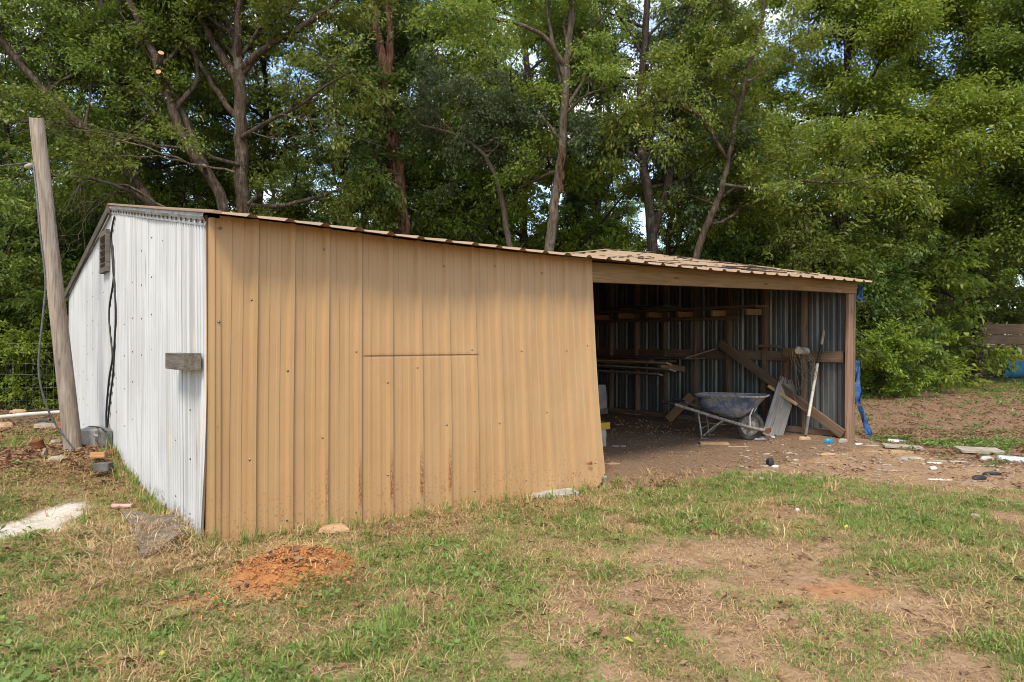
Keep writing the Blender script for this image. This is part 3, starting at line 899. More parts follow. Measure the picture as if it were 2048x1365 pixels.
def tree(name, label, trunk, r0, r1, seed, lm, bk, group=None, base=None, cat='tree', **kw):
    """a tree thing: Empty at the foot, wood as trunk, leaves as crown"""
    T = [np.array(p, float) for p in trunk]
    b = np.array(base if base is not None else (T[0][0], T[0][1]))
    foot = np.array([b[0], b[1], gz(b[0], b[1]) - .05])
    if T[0][2] > foot[2] + .3: T = [foot] + T
    wd, V, rnd = grow(T, r0, r1, seed, **kw)
    e = empty(name, tuple(foot), 0, label, cat, group)
    w = wd.build('trunk', M[bk], e); w.location = -foot
    if len(rnd):
        me = mesh_quads('crown', V - foot, len(rnd), rnd, M[lm])
        c = bpy.data.objects.new('crown', me); COL.objects.link(c); c.parent = e
    return e, w

def L(pts, Y): return [wp(x, y, Y if not hasattr(Y, '__len__') else Y[0] + (Y[1] - Y[0]) * i / (len(pts) - 1)) for i, (x, y) in enumerate(pts)]

# the recognisable trunks behind the shed
tree('leaning_tree', 'slim grey tree leaning far over towards the fence behind the gable ridge', L([(322, 440), (313, 415), (264, 356), (198, 290), (142, 231), (92, 185), (43, 132), (10, 89), (-60, 10), (-110, -90)], 12.6),
     .10, .05, 11, 'leaf', 'bark', az=(-.15, math.pi + .15), nlimb=12, f0=.30, reach=2.4, nleaf=34,
     limbs=[(L([(313, 425), (270, 385), (200, 360), (120, 350), (40, 358), (-20, 372)], (12.4, 11.2)), .035, .01)])
tree('dark_tree', 'straight dark-barked tree rising behind the gable ridge', L([(270, 430), (268, 300), (255, 200), (240, 140), (213, 73), (200, 0), (185, -150), (180, -300)], 14.2),
     .15, .06, 12, 'leaf_dark', 'bark_dark', az=(-.15, math.pi + .15), nlimb=16, f0=.22, reach=3.0, nleaf=40)
e3, w3 = tree('pruned_tree', 'lichen-spotted leaning tree with two sawn-off limb stubs', L([(458, 440), (430, 370), (395, 320), (365, 280), (345, 220), (325, 160), (315, 135), (290, 60), (255, 0), (220, -90), (190, -200)], 12.8),
     .125, .06, 13, 'leaf', 'bark', az=(-.15, math.pi + .15), nlimb=10, f0=.55, reach=2.4, nleaf=34,
     limbs=[(L([(425, 362), (400, 310), (375, 250), (350, 195), (330, 150), (300, 80), (270, -20), (250, -120)], (12.8, 13.4)), .07, .03),
            (L([(345, 225), (400, 160), (380, 70), (330, -30)], (12.8, 13.8)), .05, .02)])
for (a, b, rr) in (((317, 140), (322, 106), .055), ((327, 165), (317, 144), .05), ((412, 348), (408, 332), .035)):
    p, q = wp(*a, 12.75), wp(*b, 12.5)
    m = MB(); m.tube([p, (p + q) / 2, q], [rr * 1.2, rr, rr], 10, True); st = m.build('limb_stub', M['bark'], e3); st.location = -Vector(e3.location)
    d = (q - p) / np.linalg.norm(q - p)
    m = MB(); m.tube([q - d * .002, q + d * .006], [rr * .93, rr * .88], 10, True); c_ = m.build('sawn_end', M['cut'], st)
tree('large_tree', 'thick upright rough-barked tree with wide forking limbs beside the pruned tree', L([(487, 435), (483, 300), (480, 200), (478, 150), (476, 60), (480, -60), (470, -250)], 13.2),
     .185, .07, 14, 'leaf', 'bark', az=(-.15, math.pi + .15), nlimb=13, f0=.55, reach=2.8, nleaf=36,
     limbs=[(L([(478, 165), (430, 90), (390, 20), (340, -80)], (13.2, 13.6)), .09, .03), (L([(482, 138), (530, 95), (600, 58), (680, 0), (740, -70)], (13.2, 12.4)), .075, .03),
            (L([(484, 275), (535, 243), (600, 212), (655, 168), (712, 140)], (13.1, 11.8)), .045, .015), (L([(496, 412), (560, 414), (625, 398), (700, 372), (770, 360)], (13.2, 14)), .05, .015),
            (L([(480, 330), (430, 318), (395, 300), (300, 290), (200, 265), (90, 240), (0, 250)], (13.1, 11.6)), .04, .008), (L([(478, 240), (440, 195), (390, 110), (350, 40), (320, -30)], (13.2, 13.4)), .06, .02),
            (L([(496, 408), (510, 396), (523, 390)], 13.1), .04, .035)])
lt_ = bpy.data.objects['large_tree']; g_ = random.Random(41)
for (pts, r_) in ((((470, 345), (400, 330), (300, 300), (180, 262), (60, 240), (-20, 246)), .022), (((420, 335), (330, 318), (220, 305), (120, 268), (10, 255)), .016), (((330, 415), (250, 372), (170, 352), (90, 345), (0, 352)), .022),
                  (((260, 380), (190, 400), (140, 420), (100, 470)), .010), (((240, 372), (180, 420), (150, 480), (120, 520)), .009), (((330, 300), (250, 270), (150, 245), (40, 236)), .012), (((200, 265), (170, 330), (150, 390)), .008),
                  (((360, 270), (300, 215), (260, 150)), .012), (((120, 350), (60, 400), (10, 470)), .010), (((560, 230), (620, 240), (690, 250)), .010), (((505, 265), (560, 280), (640, 262), (700, 270)), .012)):
    A = np.array([wp(x, y, 12.2 - .7 * i / len(pts)) for i, (x, y) in enumerate(pts)]); q_ = np.linspace(0, len(A) - 1, 18); A = np.stack([np.interp(q_, np.arange(len(A)), A[:, k]) for k in range(3)], 1)
    A[1:-1] += np.array([[g_.gauss(0, .02) for _ in range(3)] for _ in range(16)])
    m = MB(); m.tube(A, np.linspace(r_, .003, 18), 5)
    for k in range(9):
        i = g_.randrange(4, 17); d = A[i] - A[i - 1]; d /= np.linalg.norm(d); e_ = d + np.array([g_.gauss(0, .5), g_.gauss(0, .5), g_.gauss(-.1, .5)]); ln = g_.uniform(.15, .6)
        m.tube([A[i], A[i] + e_ * ln * .5, A[i] + e_ * ln + np.array([0, 0, -.04])], [.005, .0035, .002], 3, False)
    o = m.build('bare_branch', M['bark_pale'], lt_); o.location = -Vector(lt_.location)
e5, w5 = tree('dead_tree', 'dead red-brown snag with shredded bark and a forked top', L([(806, 480), (800, 400), (793, 330), (784, 260), (776, 200), (768, 140), (757, 90), (748, 40), (745, -20), (740, -120)], 14.6),
     .20, .075, 15, 'leaf', 'bark_red', nlimb=4, f0=.8, reach=1.0, nsub=2, ntwig=2, nleaf=14,
     limbs=[(L([(776, 170), (780, 120), (781, 60), (775, 10), (765, -60)], 14.6), .085, .06), (L([(789, 300), (770, 268), (757, 252)], (14.5, 14.1)), .06, .03),
            (L([(797, 350), (775, 340), (750, 342), (722, 355)], (14.5, 13.8)), .045, .02)])
m = MB(); g_ = random.Random(5)
for i in range(70):
    t = g_.uniform(.02, .75); y = 475 - 430 * t; x = 806 - 55 * t + g_.uniform(-13, 13) * (1 - .3 * t)
    p = wp(x, y, 14.6 - .2); q = p + np.array([g_.uniform(-.03, .03), -.02, -g_.uniform(.12, .45)])
    m.tube([p, (p + q) / 2 + np.array([0, -.02, 0]), q], [.012, g_.uniform(.008, .02), .004], 4)
sh = m.build('bark_shreds', M['bark_red'], e5, kind='stuff'); sh.location = -Vector(e5.location)
tree('slender_tree', 'slender pale crooked tree behind the tan roof, next to the dead snag', L([(1024, 505), (1015, 470), (1003, 400), (990, 345), (965, 305), (930, 278), (890, 262), (840, 250)], 14.3),
     .085, .03, 16, 'leaf_grey', 'bark_pale', az=(-.15, math.pi + .15), nlimb=12, f0=.55, reach=2.0, nleaf=34)
tree('scarred_tree', 'pale upright tree with a brown scar halfway up its trunk', L([(1098, 515), (1103, 450), (1112, 385), (1124, 310), (1129, 200), (1135, 100), (1145, 20), (1150, -80), (1155, -250)], 13.6),
     .135, .06, 17, 'leaf_yellow', 'bark_pale', az=(-.15, math.pi + .15), nlimb=14, f0=.38, reach=2.6, nleaf=36,
     limbs=[(L([(1128, 130), (1090, 70), (1030, 45), (960, 30), (870, 0)], (13.6, 12.2)), .05, .015), (L([(1130, 230), (1170, 190), (1215, 175)], (13.6, 12.6)), .03, .01),
            (L([(1132, 160), (1105, 90), (1095, 20), (1090, -60)], (13.6, 13.8)), .05, .02)])
sc_ = MB()
for i in range(7):
    sc_.rock(wp(1122 + 3 * math.sin(i * 2.1), 300 + 13 * i, 13.46), (.09, .06, .17), i)
so_ = sc_.build('bark_scar', M['bark_red'], bpy.data.objects['scarred_tree']); so_.location = -Vector(bpy.data.objects['scarred_tree'].location)
tree('twin_tree', 'shaded twin-stemmed tree standing behind the open bay roof', L([(1305, 500), (1300, 420), (1290, 350), (1283, 300), (1280, 200), (1290, 80), (1300, -60), (1310, -200)], 14.5),
     .15, .06, 18, 'leaf_grey', 'bark_dark', az=(-.15, math.pi + .15), nlimb=15, f0=.30, reach=2.9, nleaf=40,
     limbs=[(L([(1303, 470), (1335, 380), (1345, 300), (1352, 200), (1375, 80), (1390, -60)], (14.5, 14.8)), .10, .04)])
tree('slanting_tree', 'brown tree slanting away from the twin stems behind the open bay roof', L([(1388, 520), (1405, 470), (1428, 420), (1445, 380), (1460, 300), (1480, 200), (1520, 60), (1540, -80)], 14.0),
     .10, .04, 19, 'leaf_yellow', 'bark', az=(-.15, math.pi + .15), nlimb=16, f0=.3, reach=2.7, nleaf=40,
     limbs=[(L([(1448, 370), (1520, 380), (1600, 360), (1680, 370), (1760, 350)], (14.0, 12.8)), .035, .01), (L([(1455, 320), (1400, 230), (1330, 200), (1240, 220)], (14, 12.6)), .04, .012)])
# big leafy trees at the right
tree('spreading_tree', 'broad bright green tree with drooping boughs above the blue tarp post', [wp(1700, 760, 18.5), wp(1690, 600, 18.4), wp(1680, 400, 18.2), wp(1690, 200, 18.1), wp(1700, 0, 18), wp(1700, -160, 18)],
     .2, .06, 20, 'leaf_bright', 'bark_dark', ntwig=8, spread=.42, nlimb=26, f0=.12, reach=4.2, nsub=6, nleaf=46, leaf=.11)
tree('overhanging_tree', 'tall bright tree hanging its boughs over the blue barrel', [wp(1960, 750, 21), wp(1950, 600, 21), wp(1965, 400, 21), wp(1950, 200, 21), wp(1960, 40, 21), wp(1955, -60, 21)],
     .2, .06, 21, 'leaf_bright', 'bark_dark', ntwig=8, spread=.42, nlimb=24, f0=.22, reach=4.4, nsub=6, nleaf=46, leaf=.12)
tree('edge_tree', 'dark green tree at the yard edge in front of the plank trailer', [wp(2130, 760, 19), wp(2120, 500, 19), wp(2125, 250, 19), wp(2130, 0, 19)],
     .18, .06, 22, 'leaf', 'bark_dark', ntwig=8, spread=.42, nlimb=20, f0=.3, reach=3.6, nsub=6, nleaf=46, leaf=.115)

# trees of the wood behind: four kinds, copied
def proto(seed, hgt, r, lm, bk, nl, reach, f0, nleaf, leaf):
    g = np.random.default_rng(seed)
    T = [np.array([0, 0, -.1])]
    for i in range(1, 8): T.append(np.array([g.normal(0, .16 * i ** .5), g.normal(0, .16 * i ** .5), hgt * i / 7]))
    wd, V, rnd = grow(T, r, .03, seed, nlimb=nl, f0=f0, reach=reach, nleaf=nleaf, leaf=leaf, nsub=6, ntwig=5)
    ow = wd.build('trunk', M[bk])
    me = mesh_quads('crown', V, len(rnd), rnd, M[lm]); COL.objects.unlink(ow); mw = ow.data; bpy.data.objects.remove(ow)
    return mw, me
PR = [proto(101, 11, .15, 'leaf', 'bark_dark', 24, 3.0, .14, 34, .10), proto(102, 13, .18, 'leaf_dark', 'bark_dark', 26, 3.2, .18, 34, .11),
      proto(103, 9, .12, 'leaf_yellow', 'bark', 22, 2.6, .12, 32, .10), proto(104, 12, .16, 'leaf_bright', 'bark_dark', 24, 3.1, .10, 34, .11)]
SH = [proto(111, 2.6, .03, 'leaf_dark', 'bark_dark', 14, 1.3, .03, 17, .12), proto(112, 3.4, .035, 'leaf', 'bark_dark', 16, 1.5, .03, 17, .125), proto(113, 2.2, .03, 'leaf_bright', 'bark_dark', 14, 1.2, .03, 17, .135)]
LMK = [('leaning slim tree', wp(318, 600, 12.6)), ('dark straight tree', wp(270, 600, 14.2)), ('pruned tree', wp(458, 600, 12.8)), ('thick forking tree', wp(487, 600, 13.2)), ('dead red snag', wp(806, 600, 14.6)),
       ('slender crooked tree', wp(1024, 600, 14.3)), ('scarred tree', wp(1098, 600, 13.6)), ('twin-stemmed tree', wp(1305, 600, 14.5)), ('slanting tree', wp(1388, 600, 14.0)), ('broad spreading tree', wp(1700, 600, 18.5)),
       ('blue barrel', wp(1996, 757, 23.0)), ('wire fence', np.array([-10.5, 12.0, 0]))]
def near_mark(x, y):
    d = [math.hypot(x - p[0], y - p[1]) for _, p in LMK]; i = int(np.argmin(d))
    return LMK[i][0], d[i]
def copy_tree(kinds, i, x, y, rz, s, name, label, group, cat='tree'):
    nm_, dd_ = near_mark(x, y)
    if group == gw or 'understorey' in group: label = label.replace('XX', ('close behind' if dd_ < 4 else 'some way behind' if dd_ < 9 else 'deep in the wood beyond') + ' the ' + nm_) if 'XX' in label else label
    e = empty(name, (x, y, gz(x, y) - .05), rz, label, cat, group); e.scale = (s, s, s * random.uniform(.9, 1.1))
    for nm, me in zip(('trunk', 'crown'), kinds[i]):
        o = bpy.data.objects.new(nm, me); COL.objects.link(o); o.parent = e
gw = 'trees of the wood behind the shed'
wood_labels = ['mid green woodland tree XX', 'tall dark green woodland tree XX', 'yellowish green woodland tree XX', 'bright green woodland tree XX']
g = np.random.default_rng(55)
spots = []
for row, (Y, step) in enumerate(((16.9, 2.9), (20, 3.1), (24, 3.6), (29, 4.2), (36, 4.8), (46, 6.0), (58, 7.0))):
    X = -1.02 * Y - 2
    while X < 1.0 * Y + 3:
        x, y = X + g.uniform(-.9, .9), Y + g.uniform(-1.3, 1.3)
        X += step
        if x > .36 * y and y < 24: continue
        if abs((x / y) * F + 1024 - 565) < 40 and y < 22: continue      # the thin spot left of the dead snag
        spots.append((x, y))
for i, (x, y) in enumerate(spots):
    k = int(g.integers(0, 4))
    copy_tree(PR, k, x, y, g.uniform(0, 6.28), g.uniform(.8, 1.12), 'woodland_tree', wood_labels[k], gw)
for (x, y, k, s) in ((12.5, 27.5, 3, 1.0), (9, 28, 1, .95), (16.5, 29, 0, 1.0), (21, 29, 3, .95), (24, 33, 1, 1.1), (-13.5, 13.5, 1, .9), (-16, 10.5, 0, .9), (-11.2, 15.2, 0, .8), (20.5, 22, 3, .9), (23, 16, 0, .9)):
    copy_tree(PR, k, x, y, g.uniform(0, 6.28), s, 'woodland_tree', wood_labels[k], gw)
bl = ['dark green bush XX', 'mid green bush XX', 'bright green bush XX']
for Y, step in ((15.6, 1.9), (19.5, 2.4), (25, 3.0)):
    X = -.95 * Y
    while X < .40 * Y:
        x, y = X + g.uniform(-.6, .6), Y + g.uniform(-.8, .8); X += step
        uu, vv = w2uv(x, y)
        if -1.2 < uu < 9.3 and vv < 8.4: continue
        if abs((x / y) * F + 1024 - 565) < 30 and y > 17: continue
        k = int(g.integers(0, 3))
        copy_tree(SH, k, x, y, g.uniform(0, 6.28), g.uniform(.8, 1.25), 'understorey_bush', bl[k], 'bushes of the understorey', 'bush')
# thicket to the right of the open bay
tl = ['dark leafy bush in the thicket beside the open bay', 'mid green leafy bush in the thicket beside the open bay', 'bright leafy bush in the thicket beside the open bay']
TH = {(1745, 16.6): 'standing right behind the tarp on the corner post', (1790, 17.2): 'standing at the front of the thicket by the leaf litter', (1850, 18.2): 'standing at the front of the thicket beside the fallen branch', (1905, 19.6): 'spreading over the fallen branch',
      (1700, 18.6): 'standing under the broad spreading tree', (1640, 17.5): 'showing above the right end of the shed roof', (1580, 16.4): 'showing above the twigs on the shed roof', (1500, 16.2): 'standing behind the twig-strewn shed roof', (1800, 20.5): 'in the second rank of the thicket',
      (1880, 21.8): 'in the second rank of the thicket by the plank trailer', (1760, 15.4): 'low at the foot of the thicket beside the tarp tail', (1440, 17): 'standing behind the slanting tree', (1950, 27.5): 'standing behind the plank trailer', (1610, 20): 'in the second rank behind the shed roof end'}
for (px, py, Y, k, s) in ((1745, 772, 16.6, 0, .95), (1790, 770, 17.2, 1, .9), (1850, 772, 18.2, 2, 1.15), (1905, 765, 19.6, 1, .8), (1700, 772, 18.6, 1, 1.2), (1640, 770, 17.5, 0, 1.2), (1580, 770, 16.4, 1, 1.1), (1500, 770, 16.2, 0, 1.1),
                          (1800, 772, 20.5, 0, 1.3), (1880, 772, 21.8, 0, 1.3), (1760, 760, 15.4, 2, .62), (1440, 770, 17, 2, 1.1), (1950, 770, 27.5, 0, 1.3), (1610, 760, 20, 1, 1.3)):
    copy_tree(SH, k, (px - 1024) / F * Y, Y, g.uniform(0, 6.28), s, 'thicket_bush', tl[k].replace('in the thicket beside the open bay', TH[(px, Y)]), 'bushes of the thicket', 'bush')
for (px, Y, k, s) in ((20, 13.2, 1, .75), (70, 12.9, 2, .55), (110, 14.0, 0, .8), (-40, 13.5, 0, .9), (50, 15.5, 1, .9)):
    copy_tree(SH, k, (px - 1024) / F * Y, Y, g.uniform(0, 6.28), s, 'fence_bush', {20: 'mid green leafy bush leaning on the wire fence', 70: 'small bright leafy bush at the wire fence near the pole', 110: 'dark leafy bush just behind the leaning pole', -40: 'dark leafy bush at the far run of the wire fence', 50: 'mid green leafy bush well behind the wire fence'}[px], 'bushes by the wire fence', 'bush')

# ------------------------------------------------------------------ things at the white wall
pb = put(*at(146, 903, .15)[:2]); pt = Vector(wp(73, 238, 7.0))
pole = empty('utility_pole', pb, 0, 'weathered cut-off timber pole leaning beside the white gable wall', 'pole')
m = MB(); n = 26; NS = 18
g_ = random.Random(9)
vs = []
ax = pt - pb; Ln = ax.length
for i in range(NS + 1):
    f = i / NS; r = .082 + (.063 - .082) * f
    for k in range(n):
        th = 2 * math.pi * k / n
        dent = -.018 if (k == 18 and f > .45) else (-.010 if k in (17, 19) and f > .6 else 0)
        rr = r * (1 + .03 * math.sin(th * 3 + f * 2)) + dent
        p = ax * f + Vector((rr * math.cos(th), rr * math.sin(th), (0.012 * math.sin(th * 2 + 1) if i == NS else 0)))
        vs.append(p)
fs = [(i * n + k, i * n + (k + 1) % n, (i + 1) * n + (k + 1) % n, (i + 1) * n + k) for i in range(NS) for k in range(n)]
m.add(vs, fs, True); m.add(vs[NS * n:], [tuple(range(n))])
polem = wood('pole grain', (.12, .09, .065), (.27, .215, .165), (.40, .34, .275), stain=.4)
for nd in polem.node_tree.nodes:                      # the grain of the pole runs up, not along x
    if nd.type == 'MAPPING':
        s_ = nd.inputs['Scale'].default_value; nd.inputs['Scale'].default_value = (s_[2], s_[1], s_[0])
m.build('shaft', polem, pole)
q = ax * .86
m = MB(); m.lathe([(0, 0), (.022, 0), (.026, .03), (.02, .07), (0, .085)], 12, Matrix.Translation(q + Vector((-.075, -.02, 0))) @ Matrix.Rotation(R(-105), 4, 'Y'))
m.build('insulator', M['concrete'], pole)
# grey cable down the pole and overhead wire from the insulator
cp = [wp(x, y, Y) for (x, y, Y) in ((66, 325, 6.9), (72, 370, 6.85), (76, 420, 6.82), (84, 500, 6.8), (93, 560, 6.8), (88, 610, 6.78), (82, 670, 6.75), (76, 720, 6.75), (78, 760, 6.75), (88, 800, 6.78), (104, 840, 6.82), (122, 865, 6.84), (140, 888, 6.85), (148, 899, 6.86))]
q_ = np.linspace(0, len(cp) - 1, 60); A = np.array(cp); A = np.stack([np.interp(q_, np.arange(len(A)), A[:, k]) for k in range(3)], 1)
for _ in range(6): A[1:-1] = (A[:-2] + A[1:-1] * 2 + A[2:]) / 4
o = MB().tube(A, .010, 6).build('hanging_cable', M['grey_cable']); tag(o, 'grey cable dangling down the side of the leaning pole', 'cable')
p0, p1 = wp(62, 325, 6.95), np.array([-9.5, 6.2, 2.62])
A = [p0 + (p1 - p0) * t + np.array([0, 0, -.12 * 4 * t * (1 - t)]) for t in np.linspace(0, 1, 20)]
o = MB().tube(A, .006, 5).build('overhead_wire', M['grey_cable']); tag(o, 'thin wire running away from the pole insulator', 'wire')

# electric box and black cords on the white wall
def wallpath(pts, u=-.035, rad=.009, name='cord', dz=0):
    A = np.array([(u, on_v(x, u), zat(y, u, on_v(x, u)) + dz) for x, y in pts])
    s_ = np.linspace(0, len(A) - 1, len(A) * 6); A = np.stack([np.interp(s_, np.arange(len(A)), A[:, k]) for k in range(3)], 1)
    for _ in range(5): A[1:-1] = (A[:-2] + A[1:-1] * 2 + A[2:]) / 4
    return MB().tube(A, rad, 6)
bv = on_v(214, -.06); bz = zat(874, -.06, bv)
eb = empty('outlet_box', sw(-.075, bv, bz), SHED_ROT, 'grey metal outlet box low on the white wall with looping black cords', 'outlet box')
m = MB(); m.box((0, 0, 0), (.10, .15, .15), Matrix.Rotation(R(8), 3, 'X')); m.build('box', M['box_grey'], eb)
m = MB(); m.box((-.052, 0, 0), (.006, .13, .12), Matrix.Rotation(R(8), 3, 'X')); m.build('cover', M['dark_stone'], eb)
m = MB(); m.tube([(-.03, .05, .0), (-.06, .13, .0), (-.06, .24, -.005)], .018, 8); m.build('conduit_stub', M['flash'], eb)
m = MB(); m.tube([(-.02, .02, -.07), (-.02, .03, -.13), (-.01, .05, -.17)], [.02, .014, .006], 6); m.build('torn_tape', M['concrete'], eb)
inv = Matrix.LocRotScale(Vector(eb.location), eb.rotation_euler.to_quaternion(), None).inverted() @ SM
for pts in (((214, 866), (217, 830), (221, 790), (227, 745), (228, 700), (231, 650), (231, 610), (229, 570), (226, 540), (224, 500), (222, 475), (225, 450), (229, 434)),
            ((213, 866), (212, 830), (215, 790), (219, 750), (226, 716), (222, 680), (218, 640), (219, 610), (226, 570), (228, 545), (226, 515), (224, 490))):
    mb = wallpath(pts); mb.v = [tuple(inv @ Vector(p)) for p in mb.v]; mb.build('cord', M['cable'], eb)
mb = wallpath(((212, 864), (200, 855), (180, 853), (168, 858), (163, 870), (160, 888)), u=-.10, rad=.008); mb.v = [tuple(inv @ Vector(p)) for p in mb.v]; mb.build('cord', M['cable'], eb)

def stone(name, label, px, py, d, mat, rz=0, seed=0, z0=None, cat='stone', group=None, sink=.25):
    g0 = at(px, py, 0); z = gz(g0[0], g0[1]); g1 = at(px, py, z); z = gz(g1[0], g1[1]); g1 = at(px, py, z)
    o = MB().rock((0, 0, 0), d, seed, rz).build(name, M[mat], None, (g1[0], g1[1], z + d[2] * (.5 - sink)))
    return tag(o, label, cat, group)
def slab(name, label, px, py, d, mat, rz=0, tilt=(0, 0), cat='block', lift=0.0, hole=False):
    g1 = at(px, py, 0)
    for _ in range(3): z = gz(g1[0], g1[1]); g1 = at(px, py, z)
    m = MB(); x, y, zz = [k / 2 for k in d]; c = min(d) * .1
    prof = [(-x + c, -y), (x - c, -y), (x, -y + c), (x, y - c), (x - c, y), (-x + c, y), (-x, y - c), (-x, -y + c)]
    vs = [(p[0], p[1], h_) for h_ in (-zz, zz - c * .7) for p in prof] + [(p[0] * (1 - c / x), p[1] * (1 - c / y), zz) for p in prof]
    fs = [(i * 8 + k, i * 8 + (k + 1) % 8, (i + 1) * 8 + (k + 1) % 8, (i + 1) * 8 + k) for i in range(2) for k in range(8)] + [tuple(range(7, -1, -1)), tuple(range(16, 24))]
    vs = [tuple(q + random.uniform(-.04, .04) * min(d) * .5 for q in p) for p in vs]
    m.add(vs, fs)
    o = m.build(name, M[mat], None, (g1[0], g1[1], z + zz + lift - .005))
    o.rotation_euler = (tilt[0], tilt[1], rz)
    return tag(o, label, cat)
slab('concrete_block', 'grey concrete block standing between the leaning pole and the white wall', 181, 893, (.20, .19, .19), 'concrete', R(8))
slab('orange_brick', 'flat orange brick lying in front of the grey concrete block', 198, 921, (.12, .19, .05), 'orange_board', R(22), (R(-8), 0), 'brick', .03)
slab('dark_paver', 'dark grey paver butting the orange brick by the white wall', 207, 943, (.12, .16, .07), 'dark_stone', R(14), (R(-6), 0), 'paver', .01)
stone('brown_stone', 'lumpy brown stone tucked against the foot of the white wall', 224, 915, (.14, .12, .10), 'rust', .4, 31)
stone('dark_stone', 'small dark slate stone beside the dark paver', 222, 928, (.14, .1, .07), 'dark_stone', .2, 32)
stone('white_stone', 'small white lump of rubble below the dark paver', 238, 947, (.10, .07, .05), 'white_scrap', .4, 33)
stone('pale_stone', 'broken pale rubble near the dark paver in the grass', 218, 954, (.12, .07, .04), 'pale_stone', 1.4, 34)
stone('flat_stone', 'long flat tan stone at the foot of the leaning pole', 150, 930, (.30, .13, .05), 'tan_stone', .1, 35)
stone('knobbly_stone', 'knobbly yellowish stone left of the flat tan stone', 118, 922, (.17, .1, .06), 'pale_stone', .5, 36)
stone('wedge_stone', 'pale wedge of stone behind the rusty can', 112, 893, (.12, .08, .10), 'pale_stone', .9, 37)
slab('pale_flagstone', 'broad pale broken slab beside the white pipe', 101, 855, (.34, .24, .05), 'pale_stone', R(12), (0, R(5)), 'slab')
slab('red_brick', 'red brick half hidden behind the leaning pole', 126, 857, (.17, .1, .08), 'red_brick', R(25), (0, R(10)), 'brick')
slab('grey_flagstone', 'thin grey slab lying under the white pipe', 70, 844, (.40, .12, .03), 'dark_stone', R(20), (0, R(-4)), 'slab')
stone('corner_stone', 'rounded tan stone in the grass in front of the white pipe', 10, 857, (.20, .14, .12), 'tan_stone', .2, 38)
stone('buff_rock', 'buff rock lying in leaf litter behind the white pipe', 38, 828, (.28, .16, .11), 'tan_stone', .2, 39)
# rusty can in the litter
c0 = put(*at(80, 903, .13)[:2])
m = MB(); m.lathe([(.0, .006), (.055, .006), (.056, 0), (.058, .05), (.057, .11), (.060, .118), (.054, .118), (.052, .012), (0, .012)], 20); m.v = [tuple(v) for v in m.v]
o = m.build('rusty_can', M['rust'], None, c0 + Vector((0, 0, -.01))); o.rotation_euler = (R(9), R(-12), 0); tag(o, 'rusty open can half sunk in leaf litter by the pole', 'can')
p = at(85, 925, .1); o = timber('stick', put(p[0], p[1], .02), put(p[0] - .16, p[1] + .28, .03), .022, .02, M['grey_wood']); tag(o, 'short pale stick lying by the rusty can', 'stick')
a_, b_ = put(*at(-60, 845, .02)[:2]), put(*at(150, 826, .05)[:2])
o = MB().tube([a_ + Vector((0, 0, .05)), (a_ + b_) / 2 + Vector((0, 0, .075)), b_ + Vector((0, 0, .07))], .033, 14).build('pvc_pipe', M['pvc']); tag(o, 'long white plastic pipe lying behind the leaning pole', 'pipe')
# wire fence
fe = empty('wire_fence', (0, 0, 0), 0, 'sagging welded wire fence in front of the leaf litter beside the pole', 'fence')
A0, A1 = np.array([-14.0, 11.2]), np.array([-6.9, 12.6])
m = MB(); Lf = np.linalg.norm(A1 - A0); dv = (A1 - A0) / Lf
for i in range(int(Lf / .105) + 1):
    p = A0 + dv * i * .105; z = gz(p[0], p[1]); m.tube([(p[0], p[1], z), (p[0] + .01 * math.sin(i), p[1], z + 1.22)], .0022, 3, False)
for zz in (.06, .22, .42, .65, .85, 1.05, 1.21):
    m.tube([(A0[0] + dv[0] * s_, A0[1] + dv[1] * s_, gz(A0[0] + dv[0] * s_, A0[1] + dv[1] * s_) + zz + .015 * math.sin(s_ * 2 + zz * 5)) for s_ in np.linspace(0, Lf, 30)], .0025, 3, False)
m.build('wire_mesh', M['wire'], fe)
for s_ in (1.2, 4.6, 7.1):
    p = A0 + dv * s_; m = MB(); z = gz(p[0], p[1]); m.tube([(p[0], p[1] + .03, z - .1), (p[0], p[1] + .03, z + 1.35)], .018, 6); m.build('post', M['iron'], fe)
# roofing sheet, pink board, lime
def board_sheet(px_pts, dz, name, label, cat, mat, thick=.012, edge_lift=0):
    P3 = [at(x, y, 0.03) for x, y in px_pts]
    a, b, c, d = [np.array(p) for p in P3]
    n_ = 9; P = []; Q = []
    for i in range(n_):
        f = i / (n_ - 1); row = []; row2 = []
        for j in range(n_):
            h_ = j / (n_ - 1)
            p = (a * (1 - h_) + b * h_) * (1 - f) + (d * (1 - h_) + c * h_) * f
            z = gz(p[0], p[1]) + dz + edge_lift * f ** 2 * (.4 + .8 * h_) + .01 * math.sin(h_ * 7 + f * 3)
            row.append((p[0], p[1], z + thick)); row2.append((p[0], p[1], z))
        P.append(row); Q.append(row2)
    m = MB(); m.grid(P); m.grid([r_[::-1] for r_ in Q])
    rim = [(P[0][j], Q[0][j]) for j in range(n_)] + [(P[i][-1], Q[i][-1]) for i in range(1, n_)] + [(P[-1][j], Q[-1][j]) for j in range(n_ - 2, -1, -1)] + [(P[i][0], Q[i][0]) for i in range(n_ - 2, -1, -1)]
    m.grid([list(r_) for r_ in rim])
    return tag(m.build(name, M[mat]), label, cat)
board_sheet([(245, 1030), (345, 1040), (378, 1078), (285, 1118)], .03, 'roofing_sheet', 'curled dark asphalt roofing sheet lying by the white wall', 'roofing sheet', 'asphalt', .012, .022)
board_sheet([(262, 1095), (320, 1085), (372, 1088), (290, 1122)], .004, 'lower_roofing_sheet', 'second asphalt sheet peeping out under the curled one', 'roofing sheet', 'asphalt', .008, .004)
